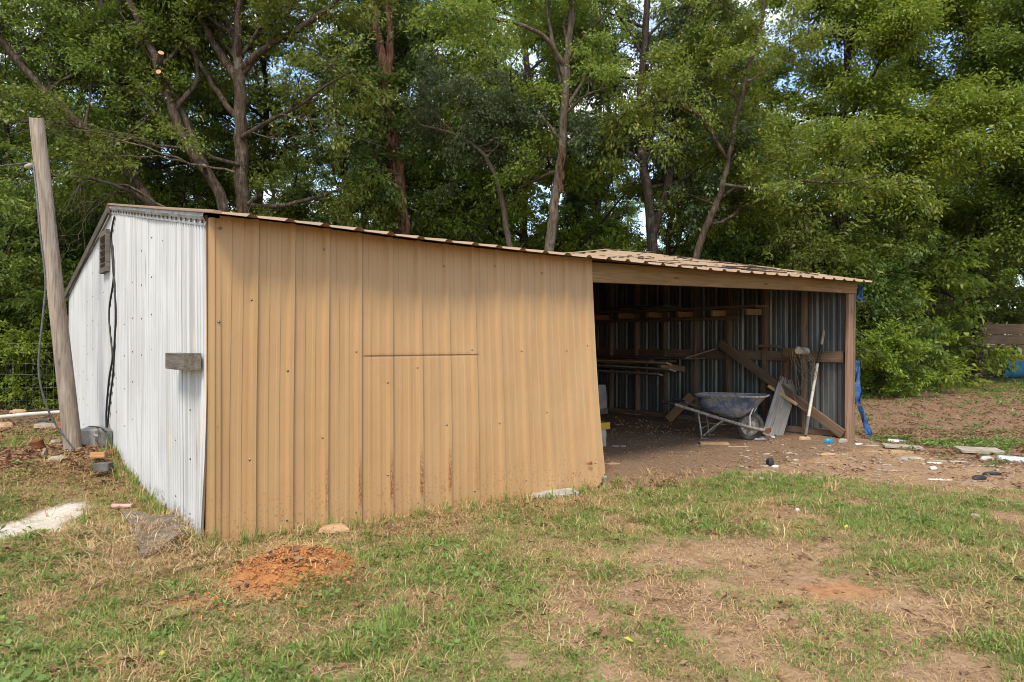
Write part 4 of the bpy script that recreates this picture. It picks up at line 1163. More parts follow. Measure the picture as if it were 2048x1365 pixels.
p = at(225, 1014, .03); q = at(264, 1013, .03); o = timber('pink_board', (p[0], p[1], gz(p[0], p[1]) + .03), (q[0], q[1], gz(q[0], q[1]) + .03), .05, .018, M['pink']); tag(o, 'narrow pink board lying above the asphalt sheet', 'board')
slab('footing_block', 'pale concrete block under the kicked-out foot of the tan wall', 1105, 995, (.40, .16, .07), 'concrete', R(14), (R(3), R(-3)), 'block', -.025)
stone('sandstone', 'pale yellow flat stone at the foot of the tan wall above the orange mound', 668, 1066, (.20, .12, .07), 'tan_stone', .3, 51)
stone('moth_clod', 'small brown clod stuck low on the tan wall', 1133, 1010, (.05, .04, .03), 'rust', 0, 52) if False else None
cl = empty('mud_nest', sw(*front_point(2.99, .21, .03)), SHED_ROT, 'brown dead leaf caught on the tan wall near its kicked-out corner', 'leaf')
MB().grid([[(-.03, 0, .0), (-.025, -.006, -.014)], [(-.005, -.012, .014), (0, -.016, -.012)], [(.03, 0, .0), (.026, -.004, -.016)]]).build('blade', M['rust'], cl)
cl.name = 'dead_leaf'

# ------------------------------------------------------------------ things in and around the open bay
# wheelbarrow (local x forward to the wheel)
wc = at(1500, 880)
wb = empty('wheelbarrow', put(wc[0], wc[1], -.005), R(-28), 'blue wheelbarrow crusted with mortar, its wheel against the leaning plank', 'wheelbarrow'); wb.scale = (.86, .86, .97)
wh = empty('wheel', (0, 0, 0)); wh.parent = wb
RM = Matrix.Translation((0, 0, .19)) @ Matrix.Rotation(R(90), 4, 'X')
m = MB(); prof = [(.125, -.034), (.150, -.045), (.172, -.043), (.186, -.030), (.190, 0), (.186, .030), (.172, .043), (.150, .045), (.125, .034)]
m.lathe(prof, 36, RM)
for k in range(24):
    th = 2 * math.pi * k / 24
    m.box((.188 * math.cos(th), 0, .19 + .188 * math.sin(th)), (.010, .07, .016), Matrix.Rotation(-th, 3, 'Y'))
m.build('tyre', M['tyre'], wh)
m = MB(); m.lathe([(.128, -.034), (.120, -.036), (.112, -.020), (.06, -.012), (.03, -.045), (0, -.045)], 28, RM); m.lathe([(.128, .034), (.120, .036), (.112, .020), (.06, .012), (.03, .045), (0, .045)], 28, RM)
m.build('rim', M['rail_grey'], wh)
MB().tube([(0, -.13, .19), (0, .13, .19)], .009, 8).build('axle', M['rust'], wh)
for s in (-1, 1):
    A = [(.24, s * .085, .145), (.0, s * .115, .185), (-.45, s * .19, .295), (-.85, s * .255, .40), (-1.02, s * .27, .445)]
    MB().tube(A, .021, 8).build('handle_rail', M['rail_grey'], wb)
    MB().tube([(-1.0, s * .268, .440), (-1.10, s * .275, .462), (-1.22, s * .28, .478)], [.020, .022, .021], 8).build('hand_grip', M['black_scrap'], wb)
    MB().tube([(-.70, s * .225, .36), (-.66, s * .235, .15), (-.64, s * .235, .012), (-.56, s * .235, .012)], .014, 8).build('leg', M['rail_grey'], wb)
    MB().tube([(-.62, s * .235, .05), (-.48, s * .21, .17), (-.33, s * .17, .27)], .012, 8).build('leg_brace', M['rail_grey'], wb)
    MB().tube([(.02, s * .115, .19), (.02, s * .13, .33), (.07, s * .15, .43)], .011, 8).build('tray_strut', M['white_scrap'], wb)
MB().box((.25, 0, .14), (.05, .25, .05)).build('nose_bar', M['rust'], wb)
MB().tube([(-.66, -.235, .14), (-.66, .235, .14)], .010, 6).build('leg_crossbar', M['rail_grey'], wb)
def tray_ring(x0, x1, hw0, hw1, z0, z1, n=28):
    P = []
    for k in range(n):
        th = 2 * math.pi * k / n; c_, s_ = math.cos(th), math.sin(th)
        e = 4.5
        r_ = 1 / ((abs(c_) ** e + abs(s_) ** e) ** (1 / e))
        f = (c_ * r_ + 1) / 2
        P.append((x0 + (x1 - x0) * f, s_ * r_ * (hw0 + (hw1 - hw0) * f), z0 + (z1 - z0) * f))
    return P
rings = [tray_ring(-.60, -.22, .17, .14, .385, .285), tray_ring(-.66, -.12, .22, .18, .40, .30), tray_ring(-.70, .06, .27, .25, .46, .40), tray_ring(-.74, .22, .31, .30, .565, .575), tray_ring(-.765, .245, .33, .32, .570, .582), tray_ring(-.765, .245, .33, .32, .558, .570)]
inner = [tray_ring(-.735, .212, .305, .295, .563, .572), tray_ring(-.69, .05, .262, .242, .47, .41), tray_ring(-.65, -.12, .21, .17, .41, .31), tray_ring(-.58, -.22, .16, .13, .395, .295)]
m = MB()
for seq in (rings, inner): m.grid([r_ + [r_[0]] for r_ in seq], True)
m.add(rings[0], [tuple(range(27, -1, -1))]); m.add(inner[-1], [tuple(range(28))])
m.build('tray', M['tray'], wb)
m = MB(); rr = tray_ring(-.765, .245, .33, .32, .575, .583); m.tube(rr + [rr[0], rr[1]], .012, 6, False); m.build('tray_rim', M['rail_grey'], wb)

def sboard(name, label, cat, p0, p1, w, t, mat, up, group=None):
    o = timber(name, sw(*p0), sw(*p1), w, t, M[mat], None, tuple(SM.to_3x3() @ Vector(up)))
    return tag(o, label, cat, group)
vt = on_v(1440, 7.6)
sboard('brace_board', 'long brown board leaning from the corner post foot up along the wall', 'board', (7.585, .04, .06), (7.60, vt, 1.20), .12, .038, 'stud', (1, .0, 0))
sboard('orange_offcut', 'short orange plank leaning under the wheelbarrow handles', 'plank', (7.40, on_v(1336, 7.4), .02), (7.60, on_v(1384, 7.6), .40), .13, .035, 'header', (1, 0, 0))
# the wide grey plank leaning by the wheel
lp0 = at(1545, 872); lp1 = wp(1580, 757, lp0[1] + .42)
pk = empty('leaning_plank', put(lp0[0], lp0[1]), 0, 'wide weathered grey double plank leaning behind the wheelbarrow wheel', 'plank')
dx = Vector(lp1) - Vector(lp0)
side = Vector((1, .25, 0)).normalized()
for s_, w_ in ((-.075, .16), (.075, .13)):
    o = timber('board', Vector((0, 0, -.01)) + side * s_, dx + side * s_ + Vector((0, 0, -.015 * (s_ > 0))), w_, .022, M['grey_wood'], pk, up=tuple(dx.cross(side)))
# pale pole tool
tp = [wp(x, y, Y) for (x, y, Y) in ((1660, 618, 9.5), (1652, 642, 9.45), (1643, 690, 9.35), (1635, 728, 9.28), (1617, 834, 9.06), (1611, 872, 8.95))]
to = empty('long_handled_tool', tuple(tp[-1]), 0, 'long pole tool with pale wooden sections and dark sleeves propped on the wall', 'tool')
b_ = Vector(tp[-1])
for (i, j, r_, nm, mt) in ((0, 1, .010, 'tip', 'iron'), (1, 2, .018, 'handle', 'pale_handle'), (2, 3, .017, 'sleeve', 'iron'), (3, 4, .019, 'handle', 'pale_handle'), (4, 5, .020, 'ferrule', 'dark_stone')):
    MB().tube([Vector(tp[i]) - b_, (Vector(tp[i]) + Vector(tp[j])) / 2 - b_, Vector(tp[j]) - b_], r_, 10).build(nm, M[mt], to)
# stub log with wire hung over it
lv_ = on_v(1605, 7.55)
lg = empty('log_peg', sw(7.62, lv_, 1.10), SHED_ROT, 'short sawn log fixed to a stud with wire hung over it', 'log')
MB().tube([(.02, .0, .0), (-.20, -.02, .01)], [.05, .048], 12).build('log', M['pale_handle'], lg)
MB().box((.02, .20, -.02), (.05, .24, .11)).build('backing_block', M['header'], lg)
wr = empty('wire_coil', sw(7.44, lv_, 1.10), SHED_ROT, 'loose coil of rusty wire hanging from the sawn log', 'wire coil')
g_ = random.Random(4)
for k in range(8):
    a = g_.uniform(.03, .17); b = g_.uniform(.3, .95); cx = g_.uniform(-.32, -.02); ph = g_.uniform(-.2, .2)
    A = [(.02 * math.sin(3 * th + k), cx * (1 - math.cos(th)) / 2 + a * math.sin(th) + ph * .1, .065 - b * (1 - math.cos(th)) / 2) for th in np.linspace(0, 2 * math.pi, 30)]
    MB().tube(A, .0032, 4, False).build('strand', M['rope'], wr)
wr2 = empty('wire_bundle', sw(7.58, on_v(1573, 7.55), 1.0), SHED_ROT, 'tight bundle of brown wire hanging behind the grey plank', 'wire bundle')
for k in range(9):
    x0 = g_.uniform(-.03, .03); sp_ = g_.uniform(-.14, .14)
    MB().tube([(-.01, x0 * .4, .03), (-.02, x0 + sp_ * .2, -.12), (-.02, x0 + sp_ * .6, -.26), (-.03, x0 + sp_, -.34)], .004, 4, False).build('strand', M['rust'], wr2)
# round stick beside the plank
sboard('round_stick', 'yellowish stick lodged between the grey plank and the diagonal board', 'stick', (7.50, .62, .40), (7.52, 1.05, .62), .035, .035, 'pine', (1, 0, 0))
# lumber on the low shelf
for i, (uu, v0_, v1_, z_, w_, lab) in enumerate(((7.35, 2.15, 5.9, .975, .52, 'thin dark sheet of plywood topping the lumber on the low shelf'), (7.10, 2.75, 6.0, .935, .14, 'brown plank under the plywood on the low shelf'),
                                           (7.28, 2.5, 5.8, .93, .14, 'second brown plank under the plywood against the wall'), (6.98, 2.95, 6.1, .90, .20, 'grey weathered plank at the outer edge of the low shelf'))):
    sboard('lumber', lab, 'lumber', (uu, v0_, z_), (uu - .05 * (i == 3), v1_, z_ + .01), w_, .02 if i == 0 else .03, ['dark_grey_wood', 'stud', 'stud', 'grey_wood'][i], (0, 0, 1))
for (x0, y0, uo, vv1, ww, mt, lab) in ((1345, 741, 6.88, 5.9, .16, 'grey_wood', 'warped grey plank sticking out lowest from the low shelf'), (1322, 750, 6.72, 5.9, .10, 'grey_wood', 'short grey plank drooping at the outermost edge of the low shelf'),
                                      (1338, 728, 6.86, 5.9, .12, 'pine', 'pale plank lying on the outer edge of the low shelf')):
    vs_ = on_v(x0, uo); zs_ = zat(y0, uo, vs_)
    sboard('lumber', lab, 'lumber', (uo, vs_, zs_), (uo + .05, vv1, zs_ + .03), ww, .022, mt, (0.25, 0, 1))
sboard('shelf_rod', 'thin rod running from the low shelf corner up to the wall', 'rod', (7.10, 2.12, .985), (7.62, 1.98, 1.12), .018, .018, 'stud', (0, 0, 1))
# stack of sheets on the rack
for i in range(3):
    sboard('green_sheet', ['pale green sheet lowest of the stack on the rack', 'middle green sheet of the stack on the rack', 'top green sheet of the stack on the rack, slightly tilted'][i], 'sheet', (7.50, 2.55 + .1 * i, 1.738 + .018 * i), (7.50 + .03 * i, 4.0 - .15 * i, 1.74 + .022 * i + .02 * (i == 2)), .26, .012, 'green_sheet', (0, 0, 1))
# grey cushion and yellow stool by the partition
cz = (on_u(1193, 1.6), 1.6)
cu = empty('cushion', sw(on_u(1207, 2.6) - .26, 2.6, zat(815, on_u(1207, 2.6), 2.6)), SHED_ROT + .1, 'grey padded seat behind the edge of the tan wall', 'seat')
m = MB(); m.grid([[(x * (1 - .18 * (z / .32) ** 2), y, z) for (x, y) in ((-.26, -.13), (.20, -.14), (.25, 0), (.20, .14), (-.26, .13), (-.26, -.13))] for z in (0, .04, .15, .26, .31, .325)], True)
m.add([(-.2, -.1, .325), (.16, -.1, .325), (.16, .1, .325), (-.2, .1, .325)], [(0, 1, 2, 3)]); m.build('pad', M['cushion'], cu)
m = MB(); m.box((0, 0, -.04), (.46, .26, .07)); m.build('base', M['dark_stone'], cu)
for s_ in (-.18, .18): MB().tube([(s_, 0, -.07), (s_, 0, -cu.location.z)], .03, 8).build('leg', M['dark_stone'], cu)
ys = empty('yellow_stool', sw(on_u(1207, 1.5) - .10, 1.5, 0), SHED_ROT, 'yellow painted timber step just inside the open bay', 'step')
m = MB(); m.box((-.07, .0, .245), (.34, .22, .075)); m.build('tread', M['yellow_wood'], ys)
for s_ in (-.16, .02):
    m = MB(); m.box((s_, 0, .10), (.09, .16, .21)); m.build('support', M['concrete'], ys)
slab('dirt_plank', 'flat pale board lying on the dirt floor before the wheelbarrow', 1428, 889, (.34, .10, .03), 'tan_stone', R(-6), cat='board')
slab('thin_lath', 'thin buff lath half buried in the dirt before the wheelbarrow', 1478, 894, (.26, .03, .012), 'tan_stone', R(-4), cat='lath')
slab('bare_lath', 'thin pale stick on the dirt inside the tan wall corner', 1238, 893, (.16, .02, .012), 'white_scrap', R(-2), cat='lath')

# blue tarp rags on the corner post
def rag(name, label, pts, w, seed):
    g_ = random.Random(seed); n_ = len(pts); P = []
    for i, p in enumerate(pts):
        ww = w * (1 - .5 * (i == 0) - .6 * (i == n_ - 1)) * g_.uniform(.8, 1.2)
        P.append([(p[0] + ww * t + .012 * g_.uniform(-1, 1), p[1] + .035 * math.sin(t * 9 + i * .8) - .02, p[2] + .012 * g_.uniform(-1, 1)) for t in np.linspace(-.2, .8, 9)])
    e = empty(name, sw(*pts[0]), SHED_ROT, label, 'tarp')
    off = Vector(pts[0])
    m = MB(); m.grid([[tuple(Vector(q) - off) for q in r_] for r_ in P], True); o = m.build('cloth', M['blue_tarp'], e)
    m = MB()
    for k in range(46):
        i = g_.randrange(0, n_); j = g_.choice((0, 8, 8, 8)) if i < n_ - 1 else g_.randrange(0, 9)
        a = Vector(P[i][j]) - off; b = a + Vector((g_.uniform(-.005, .03), g_.uniform(-.02, .01), -g_.uniform(.02, .09)))
        m.tube([a, (a + b) / 2 + Vector((.008, 0, .004)), b], .0016, 3, False)
    m.build('frayed_threads', M['blue_tarp'], e, kind='stuff')
rag('tarp_rag', 'frayed blue tarp strip hanging halfway down the corner post', [(7.80, -.01, .98 - .09 * i) for i in range(7)], .035, 1)
rag('tarp_tail', 'crumpled blue tarp tail at the foot of the corner post', [(7.80 + .018 * i, -.04 - .015 * i, .40 - .07 * i) for i in range(6)], .05, 2)
rag('tarp_scrap', 'torn blue tarp scrap pinched under the roof corner', [(7.82, -.03, 1.93 - .035 * i) for i in range(6)], .04, 3)

# rubble, slabs and litter right of the bay
stone('buff_rock', 'buff flat rock in the dirt in front of the corner post', 1655, 911, (.19, .11, .035), 'tan_stone', .2, 61)
stone('white_rubble', 'white lump of rubble by the foot of the corner post', 1685, 886, (.12, .08, .07), 'pale_stone', .2, 62)
stone('white_chip', 'small white chip right of the corner post foot', 1717, 890, (.13, .05, .03), 'white_scrap', .3, 63)
stone('brown_clod', 'brown clod behind the grey plank foot', 1608, 880, (.16, .1, .06), 'tan_stone', .2, 64)
slab('long_flagstone', 'long thin pale slab propped at the weeds edge', 1805, 898, (.42, .12, .022), 'pale_stone', R(-8), (R(6), R(3)), 'slab', .02)
slab('tan_flagstone', 'tan slab poking out beneath the long thin slab', 1818, 906, (.40, .08, .02), 'tan_stone', R(-12), (0, R(3)), 'slab')
stone('flat_rock', 'flat cream rock in the dirt below the long thin slab', 1820, 918, (.24, .13, .035), 'pale_stone', .2, 65)
slab('broad_flagstone', 'broad cream slab raised at the edge of the green weeds', 1958, 907, (.46, .20, .03), 'pale_stone', R(-6), (R(5), R(2)), 'slab', .025)
stone('grey_rubble', 'grey rubble lump below the broad cream slab', 1972, 921, (.16, .09, .06), 'concrete', .2, 66)
def bottle(name, label, px, py, rz, s, mat):
    g1 = at(px, py); z = gz(g1[0], g1[1])
    m = MB(); m.lathe([(0, 0), (.032, 0), (.036, .01), (.034, .07), (.037, .09), (.034, .15), (.030, .17), (.014, .205), (.013, .225), (0, .225)], 14, Matrix.Rotation(R(90), 4, 'Y'))
    m.v = [(v[0] * s, v[1] * s * (1 + .15 * math.sin(v[0] * 40)), v[2] * s * .7) for v in m.v]
    o = m.build(name, M[mat], None, (g1[0], g1[1], z + .02)); o.rotation_euler = (0, R(3), rz); return tag(o, label, 'bottle')
bottle('plastic_bottle', 'crushed clear plastic bottle at the edge of the weeds by the post', 1775, 884, R(-20), 1.15, 'clear_plastic')
bottle('long_bottle', 'long crushed plastic bottle lying on the bare track', 1995, 922, R(-18), 1.7, 'clear_plastic')
bottle('tyre_bottle', 'crumpled clear plastic wrapper under the wheelbarrow tyre', 1508, 881, R(12), .8, 'clear_plastic')
stone('blue_bag', 'crumpled bright blue plastic bag on the dirt before the corner post', 1658, 887, (.11, .09, .08), 'blue_bag', .4, 67, cat='bag')
stone('black_scrap', 'black lump of scrap on the bare track', 1958, 959, (.13, .06, .05), 'black_scrap', .1, 68, cat='scrap')
stone('charred_scrap', 'long charred piece of scrap behind the black lump', 1984, 950, (.17, .05, .04), 'black_scrap', -.1, 69, cat='scrap')
stone('small_stump', 'small dark charred stub at the grass edge before the bay', 1540, 932, (.07, .05, .09), 'black_scrap', 0, 70, cat='stub', sink=.1)
stone('white_flake', 'white flake beside the dark charred stub', 1551, 935, (.07, .05, .03), 'white_scrap', 0, 71)
stone('lawn_chip', 'pale chip of stone lying in the lawn at the far right', 1950, 1034, (.07, .045, .03), 'pale_stone', 0, 72)
stone('lawn_pebble', 'tiny white pebble in a bare patch of the lawn', 1595, 1022, (.035, .03, .025), 'white_scrap', 0, 73)
stone('shed_flake', 'pale flat stone on the dirt beside the tan wall corner', 1226, 929, (.13, .08, .02), 'tan_stone', 0, 74)
stone('corner_chip', 'small pale stone touching the kicked-out tan wall corner', 1208, 958, (.06, .05, .04), 'pale_stone', 0, 75)
sm_ = MB(); g_ = random.Random(77)
for k in range(330):
    px_, py_ = g_.uniform(1480, 2060), min(985, g_.gauss(922, 26))
    if py_ < 868 or (px_ < 1700 and py_ < 885): continue
    p = at(px_, py_); s_ = abs(g_.gauss(0, .016)) + .008
    sm_.rock((p[0], p[1], gz(p[0], p[1]) + .006), (s_ * g_.uniform(1, 2.4), s_, s_ * .5), k, g_.uniform(0, 3))
o = sm_.build('scattered_chips', M['pale_stone']); o['kind'] = 'stuff'
sm_ = MB()
for k in range(300):
    px_, py_ = g_.uniform(1210, 2060), g_.gauss(925, 35)
    if py_ < 840 or py_ > 1000: continue
    p = at(px_, py_); s_ = abs(g_.gauss(0, .014)) + .008
    sm_.rock((p[0], p[1], gz(p[0], p[1]) + .004), (s_ * g_.uniform(1, 3.5), s_ * .7, s_ * .45), k, g_.uniform(0, 3))
o = sm_.build('scattered_clods', M['clod']); o['kind'] = 'stuff'
# more named flakes
for i, (x, y, d, mt, lab) in enumerate(((1870, 928, (.16, .04, .02), 'white_scrap', 'white plastic strip on the bare track below the flat cream rock'), (1866, 939, (.13, .07, .03), 'white_scrap', 'crumpled white wrapper on the bare track'),
        (1882, 961, (.20, .05, .015), 'white_scrap', 'torn flat white sheet nearest the lawn edge on the track'), (1795, 943, (.14, .04, .015), 'pale_stone', 'thin pale flake on the track close to the lawn'),
        (1900, 925, (.34, .03, .02), 'pale_stone', 'thin pale lath crossing the rubble'), (1760, 905, (.28, .02, .012), 'tan_stone', 'yellowish lath left of the long thin slab'), (1745, 893, (.16, .05, .02), 'pale_stone', 'pale chip between the tarp tail and the long thin slab'),
        (1980, 934, (.24, .03, .015), 'pale_stone', 'pale stick below the grey rubble lump'), (1480, 934, (.10, .06, .02), 'pale_stone', 'pale flat chip at the grass edge before the bay'), (1545, 876, (.06, .05, .03), 'white_scrap', 'white scrap at the foot of the grey plank'))):
    stone('flake', lab, x, y, d, mt, R(-12) if d[0] > .15 else i, 90 + i, cat='scrap', sink=.1)
# fallen branches in the yard beyond
for (pts, r_, lab) in ((((1850, 728), (1900, 740), (1950, 750), (1985, 757)), .03, 'fallen pale branch lying in front of the thicket'), (((1960, 757), (1985, 764), (2010, 770)), .022, 'short fallen branch below the blue barrel'),
                       (((1900, 722), (1940, 735), (1975, 741)), .022, 'thin fallen branch reaching from the thicket to the barrel')):
    A = [wp(x, y, 20.5 + .5 * i) for i, (x, y) in enumerate(pts)]
    z_ = min(gz(a[0], a[1]) - a[2] for a in A)
    A = [a + np.array([0, 0, 0]) for a in A]
    o = MB().tube(A, np.linspace(r_, r_ * .5, len(A)), 7).build('fallen_branch', M['bark_pale']); tag(o, lab, 'branch')
# blue barrel and plank trailer
br = put(*at(1996, 757)[:2]); ba = empty('barrel', br + Vector((0, 0, .27)), R(12), 'blue plastic barrel lying open on its side by the plank trailer', 'barrel')
m = MB(); m.lathe([(.0, 1.0), (.27, 1.0), (.285, .96), (.285, .70), (.295, .68), (.285, .66), (.285, .36), (.295, .34), (.285, .32), (.28, .02), (.275, 0), (.262, 0), (.265, .9), (0, .92)], 28, Matrix.Rotation(R(90), 4, 'Y'))
m.build('drum', M['barrel'], ba)
t0 = wp(1962, 700, 24.4); tr = empty('plank_trailer', (t0[0], 24.4, gz(t0[0], 24.4)), R(4), 'old brown plank-sided trailer under the trees by the blue barrel', 'trailer')
for i in range(4): timber('plank', (0, 0, .55 + .36 * i), (4.2, 0, .55 + .36 * i), .03, .34, M['stud' if i else 'red_pine'], tr)
for x_ in (.1, 1.4, 2.8, 4.1): timber('stake', (x_, -.04, .3), (x_, -.04, 1.85), .06, .05, M['dark_grey_wood'], tr)
MB().box((2.1, .9, .38), (4.2, 1.7, .10)).build('bed', M['rust'], tr)
for i in range(4): timber('plank', (.02, .04, .55 + .36 * i), (.02, 1.75, .55 + .36 * i), .03, .34, M['stud'], tr)
for x_ in (1.5, 2.5):
    m = MB(); m.lathe([(0, -.09), (.2, -.09), (.33, -.08), (.34, 0), (.33, .08), (.2, .09), (0, .09)], 20, Matrix.Translation((x_, .1, .34)) @ Matrix.Rotation(R(90), 4, 'X')); m.build('wheel', M['tyre'], tr)
# twigs lying on the roof
m = MB(); g_ = random.Random(12)
for k in range(110):
    u_, v_ = min(7.4, g_.gauss(6.0, 1.2)), g_.uniform(.0, 2.8); a = g_.uniform(-.5, .5); l_ = g_.uniform(.08, .5)
    z_ = roof_z(u_, v_) + .03; u2, v2 = u_ + l_ * math.cos(a), v_ + l_ * math.sin(a)
    m.tube([sw(u_, v_, z_), sw((u_ + u2) / 2, (v_ + v2) / 2 + .02, z_ + .01 + .165 * (v2 - v_) / 2), sw(u2, v2, roof_z(u2, v2) + .03)], g_.uniform(.0025, .0065), 4)
o = m.build('roof_twigs', M['bark_dark']); o['kind'] = 'stuff'

# ------------------------------------------------------------------ grass, weeds and fallen leaves
def blade_mesh(name, mat, n, rad, hmin, hmax, wd, lean, seed, rlo=0., rhi=1.):
    g = np.random.default_rng(seed); V = []; Fc = []; rn = []
    for i in range(n):
        a = g.uniform(0, 6.283); r = rad * math.sqrt(g.uniform(0, 1)); b = np.array([r * math.cos(a), r * math.sin(a), -.008])
        h = g.uniform(hmin, hmax); a2 = g.uniform(0, 6.283) if g.uniform() < .5 else a; le = lean * g.uniform(.4, 1.3)
        d = np.array([math.cos(a2), math.sin(a2), 0]); s = np.array([-math.sin(a2), math.cos(a2), 0]) * wd * g.uniform(.7, 1.3) / 2
        m1 = b + d * h * le * .35 + np.array([0, 0, h * max(.12, 1 - .45 * le) * .62]); t = b + d * h * min(le, 1.15) + np.array([0, 0, h * max(.06, 1 - .75 * le) + .008])
        k = len(V); V += [b - s, b + s, m1 + s * .85, m1 - s * .85, t]
        Fc += [(k, k + 1, k + 2, k + 3), (k + 3, k + 2, k + 4)]; q = g.uniform(rlo, rhi); rn += [q, q]
    me = bpy.data.meshes.new(name); me.from_pydata([tuple(v) for v in V], [], Fc); me.materials.append(M[mat])
    at_ = me.attributes.new('rnd', 'FLOAT', 'FACE'); at_.data.foreach_set('value', np.array(rn, np.float32))
    return bpy.data.objects.new(name, me)
def broad_mesh(name, mat, n, size, seed, flat=.3):
    g = np.random.default_rng(seed)
    pos = np.stack([g.normal(0, size * .5, n), g.normal(0, size * .5, n), g.uniform(.01, size * .7, n)], 1)
    ax = pos * np.array([1, 1, 0]); ax[:, 2] += flat * size
    V = leaf_quads(pos, ax / (np.linalg.norm(ax, axis=1)[:, None] + 1e-6), size * .8, size * .42, g, .0)
    return bpy.data.objects.new(name, mesh_quads(name, V, n, g.uniform(0, 1, n), M[mat]))
def litter_mesh(name, mat, seed, n=3):
    g = np.random.default_rng(seed); pos = np.stack([g.normal(0, .03, n), g.normal(0, .03, n), g.uniform(.006, .018, n)], 1)
    ax = g.normal(0, 1, (n, 3)); ax[:, 2] *= .25; ax /= np.linalg.norm(ax, axis=1)[:, None]
    V = leaf_quads(pos, ax, .065, .036, g, .0)
    return bpy.data.objects.new(name, mesh_quads(name, V, n, g.uniform(0, 1, n), M[mat]))
def scatter(name, protos, P, rot, scl, idx):
    pc = bpy.data.collections.new(name + '_kinds')
    for o in protos: pc.objects.link(o)
    me = bpy.data.meshes.new(name); me.vertices.add(len(P)); me.vertices.foreach_set('co', P.astype(np.float32).ravel())
    a = me.attributes.new('rot', 'FLOAT_VECTOR', 'POINT'); a.data.foreach_set('vector', rot.astype(np.float32).ravel())
    a = me.attributes.new('scl', 'FLOAT', 'POINT'); a.data.foreach_set('value', scl.astype(np.float32))
    a = me.attributes.new('idx', 'INT', 'POINT'); a.data.foreach_set('value', idx.astype(np.int32))
    o = bpy.data.objects.new(name, me); COL.objects.link(o); o['kind'] = 'stuff'
    ng = bpy.data.node_groups.new(name, 'GeometryNodeTree')
    ng.interface.new_socket('Geometry', in_out='INPUT', socket_type='NodeSocketGeometry'); ng.interface.new_socket('Geometry', in_out='OUTPUT', socket_type='NodeSocketGeometry')
    N = ng.nodes.new; gi = N('NodeGroupInput'); go = N('NodeGroupOutput')
    ci = N('GeometryNodeCollectionInfo'); ci.inputs['Collection'].default_value = pc; ci.inputs['Separate Children'].default_value = True; ci.inputs['Reset Children'].default_value = True
    ip = N('GeometryNodeInstanceOnPoints'); ip.inputs['Pick Instance'].default_value = True
    def att(nm, ty):
        q = N('GeometryNodeInputNamedAttribute'); q.data_type = ty; q.inputs['Name'].default_value = nm; return q.outputs['Attribute']
    er = N('FunctionNodeEulerToRotation')
    lk = ng.links.new
    lk(gi.outputs[0], ip.inputs['Points']); lk(ci.outputs[0], ip.inputs['Instance']); lk(att('idx', 'INT'), ip.inputs['Instance Index'])
    lk(att('rot', 'FLOAT_VECTOR'), er.inputs[0]); lk(er.outputs[0], ip.inputs['Rotation']); lk(att('scl', 'FLOAT'), ip.inputs['Scale'])
    lk(ip.outputs[0], go.inputs[0])
    md = o.modifiers.new('scatter', 'NODES'); md.node_group = ng
    return o

g = np.random.default_rng(99)
def field(y0, y1, dens):
    w = lambda y: .78 * y + 1.9
    n = int(dens * 2 * w((y0 + y1) / 2) * (y1 - y0))
    y = g.uniform(y0, y1, n * 2); y = y[g.uniform(0, w(y1), n * 2) < w(y)][:n]
    return g.uniform(-1, 1, len(y)) * w(y), y
PX, PY, SCL = [], [], []
for (y0, y1, de, sc_) in ((1.2, 4.2, 2500, .85), (4.2, 6.5, 1700, .92), (6.5, 10, 760, 1.1), (10, 22, 130, 1.6)):
    x, y = field(y0, y1, de); PX.append(x); PY.append(y); SCL.append(np.full(len(x), sc_))
x, y, scl = np.concatenate(PX), np.concatenate(PY), np.concatenate(SCL)
zn = zones(x, y)
u_, v_ = w2uv(x, y)
flare = np.where((u_ > 0) & (u_ < 3.3), -.175 * np.clip(u_ / 3.2, 0, 1) ** 2.2, 0)
ok = ~((u_ > -.03) & (u_ < 7.9) & (v_ > flare - .06) & (v_ < 7.3))
clump = fbm(x * 2.3, y * 2.3, 71, 3); fine = fbm(x * 9, y * 9, 77, 2)
noorange = np.clip(1 - zn['orange'] * 2.2, 0, 1) * np.clip(1 - zn['lime'] * 1.6, .02, 1)
tuft = np.clip((fbm(x * 4.5, y * 4.5, 88, 2) - .52) * 9, 0, 1)
green = np.clip((1 - zn['bare']) ** 1.5 * (1.25 - .75 * zn['straw']) * np.clip(.35 + 1.9 * (clump - .28), .15, 1.2) + .40 * tuft * (zn['bare'] > .35) * (y < 5.6), 0, 1)
green = green * noorange * (1 - (.93 - .3 * np.clip((clump - .5) * 6, 0, 1) * zn['litter']) * zn['road'] * (1 - zn['far'])) * (1 - np.where(x < -3, .92, .35) * np.clip(zn['litter'], 0, 1) * (1 - zn['far']))
straw = np.clip(.28 + .75 * zn['straw'] + .5 * (.55 - clump), 0.05, 1) * (1 - .62 * zn['bare']) * np.clip(noorange, .04, 1) * (1 - .85 * zn['road']) * (1 - np.where(x < -3, .8, .5) * np.clip(zn['litter'], 0, 1))
rr = g.uniform(0, 1, len(x))
isg = ok & (rr < green * .60)
iss = ok & ~isg & (g.uniform(0, 1, len(x)) < straw * .75)
sel = isg | iss
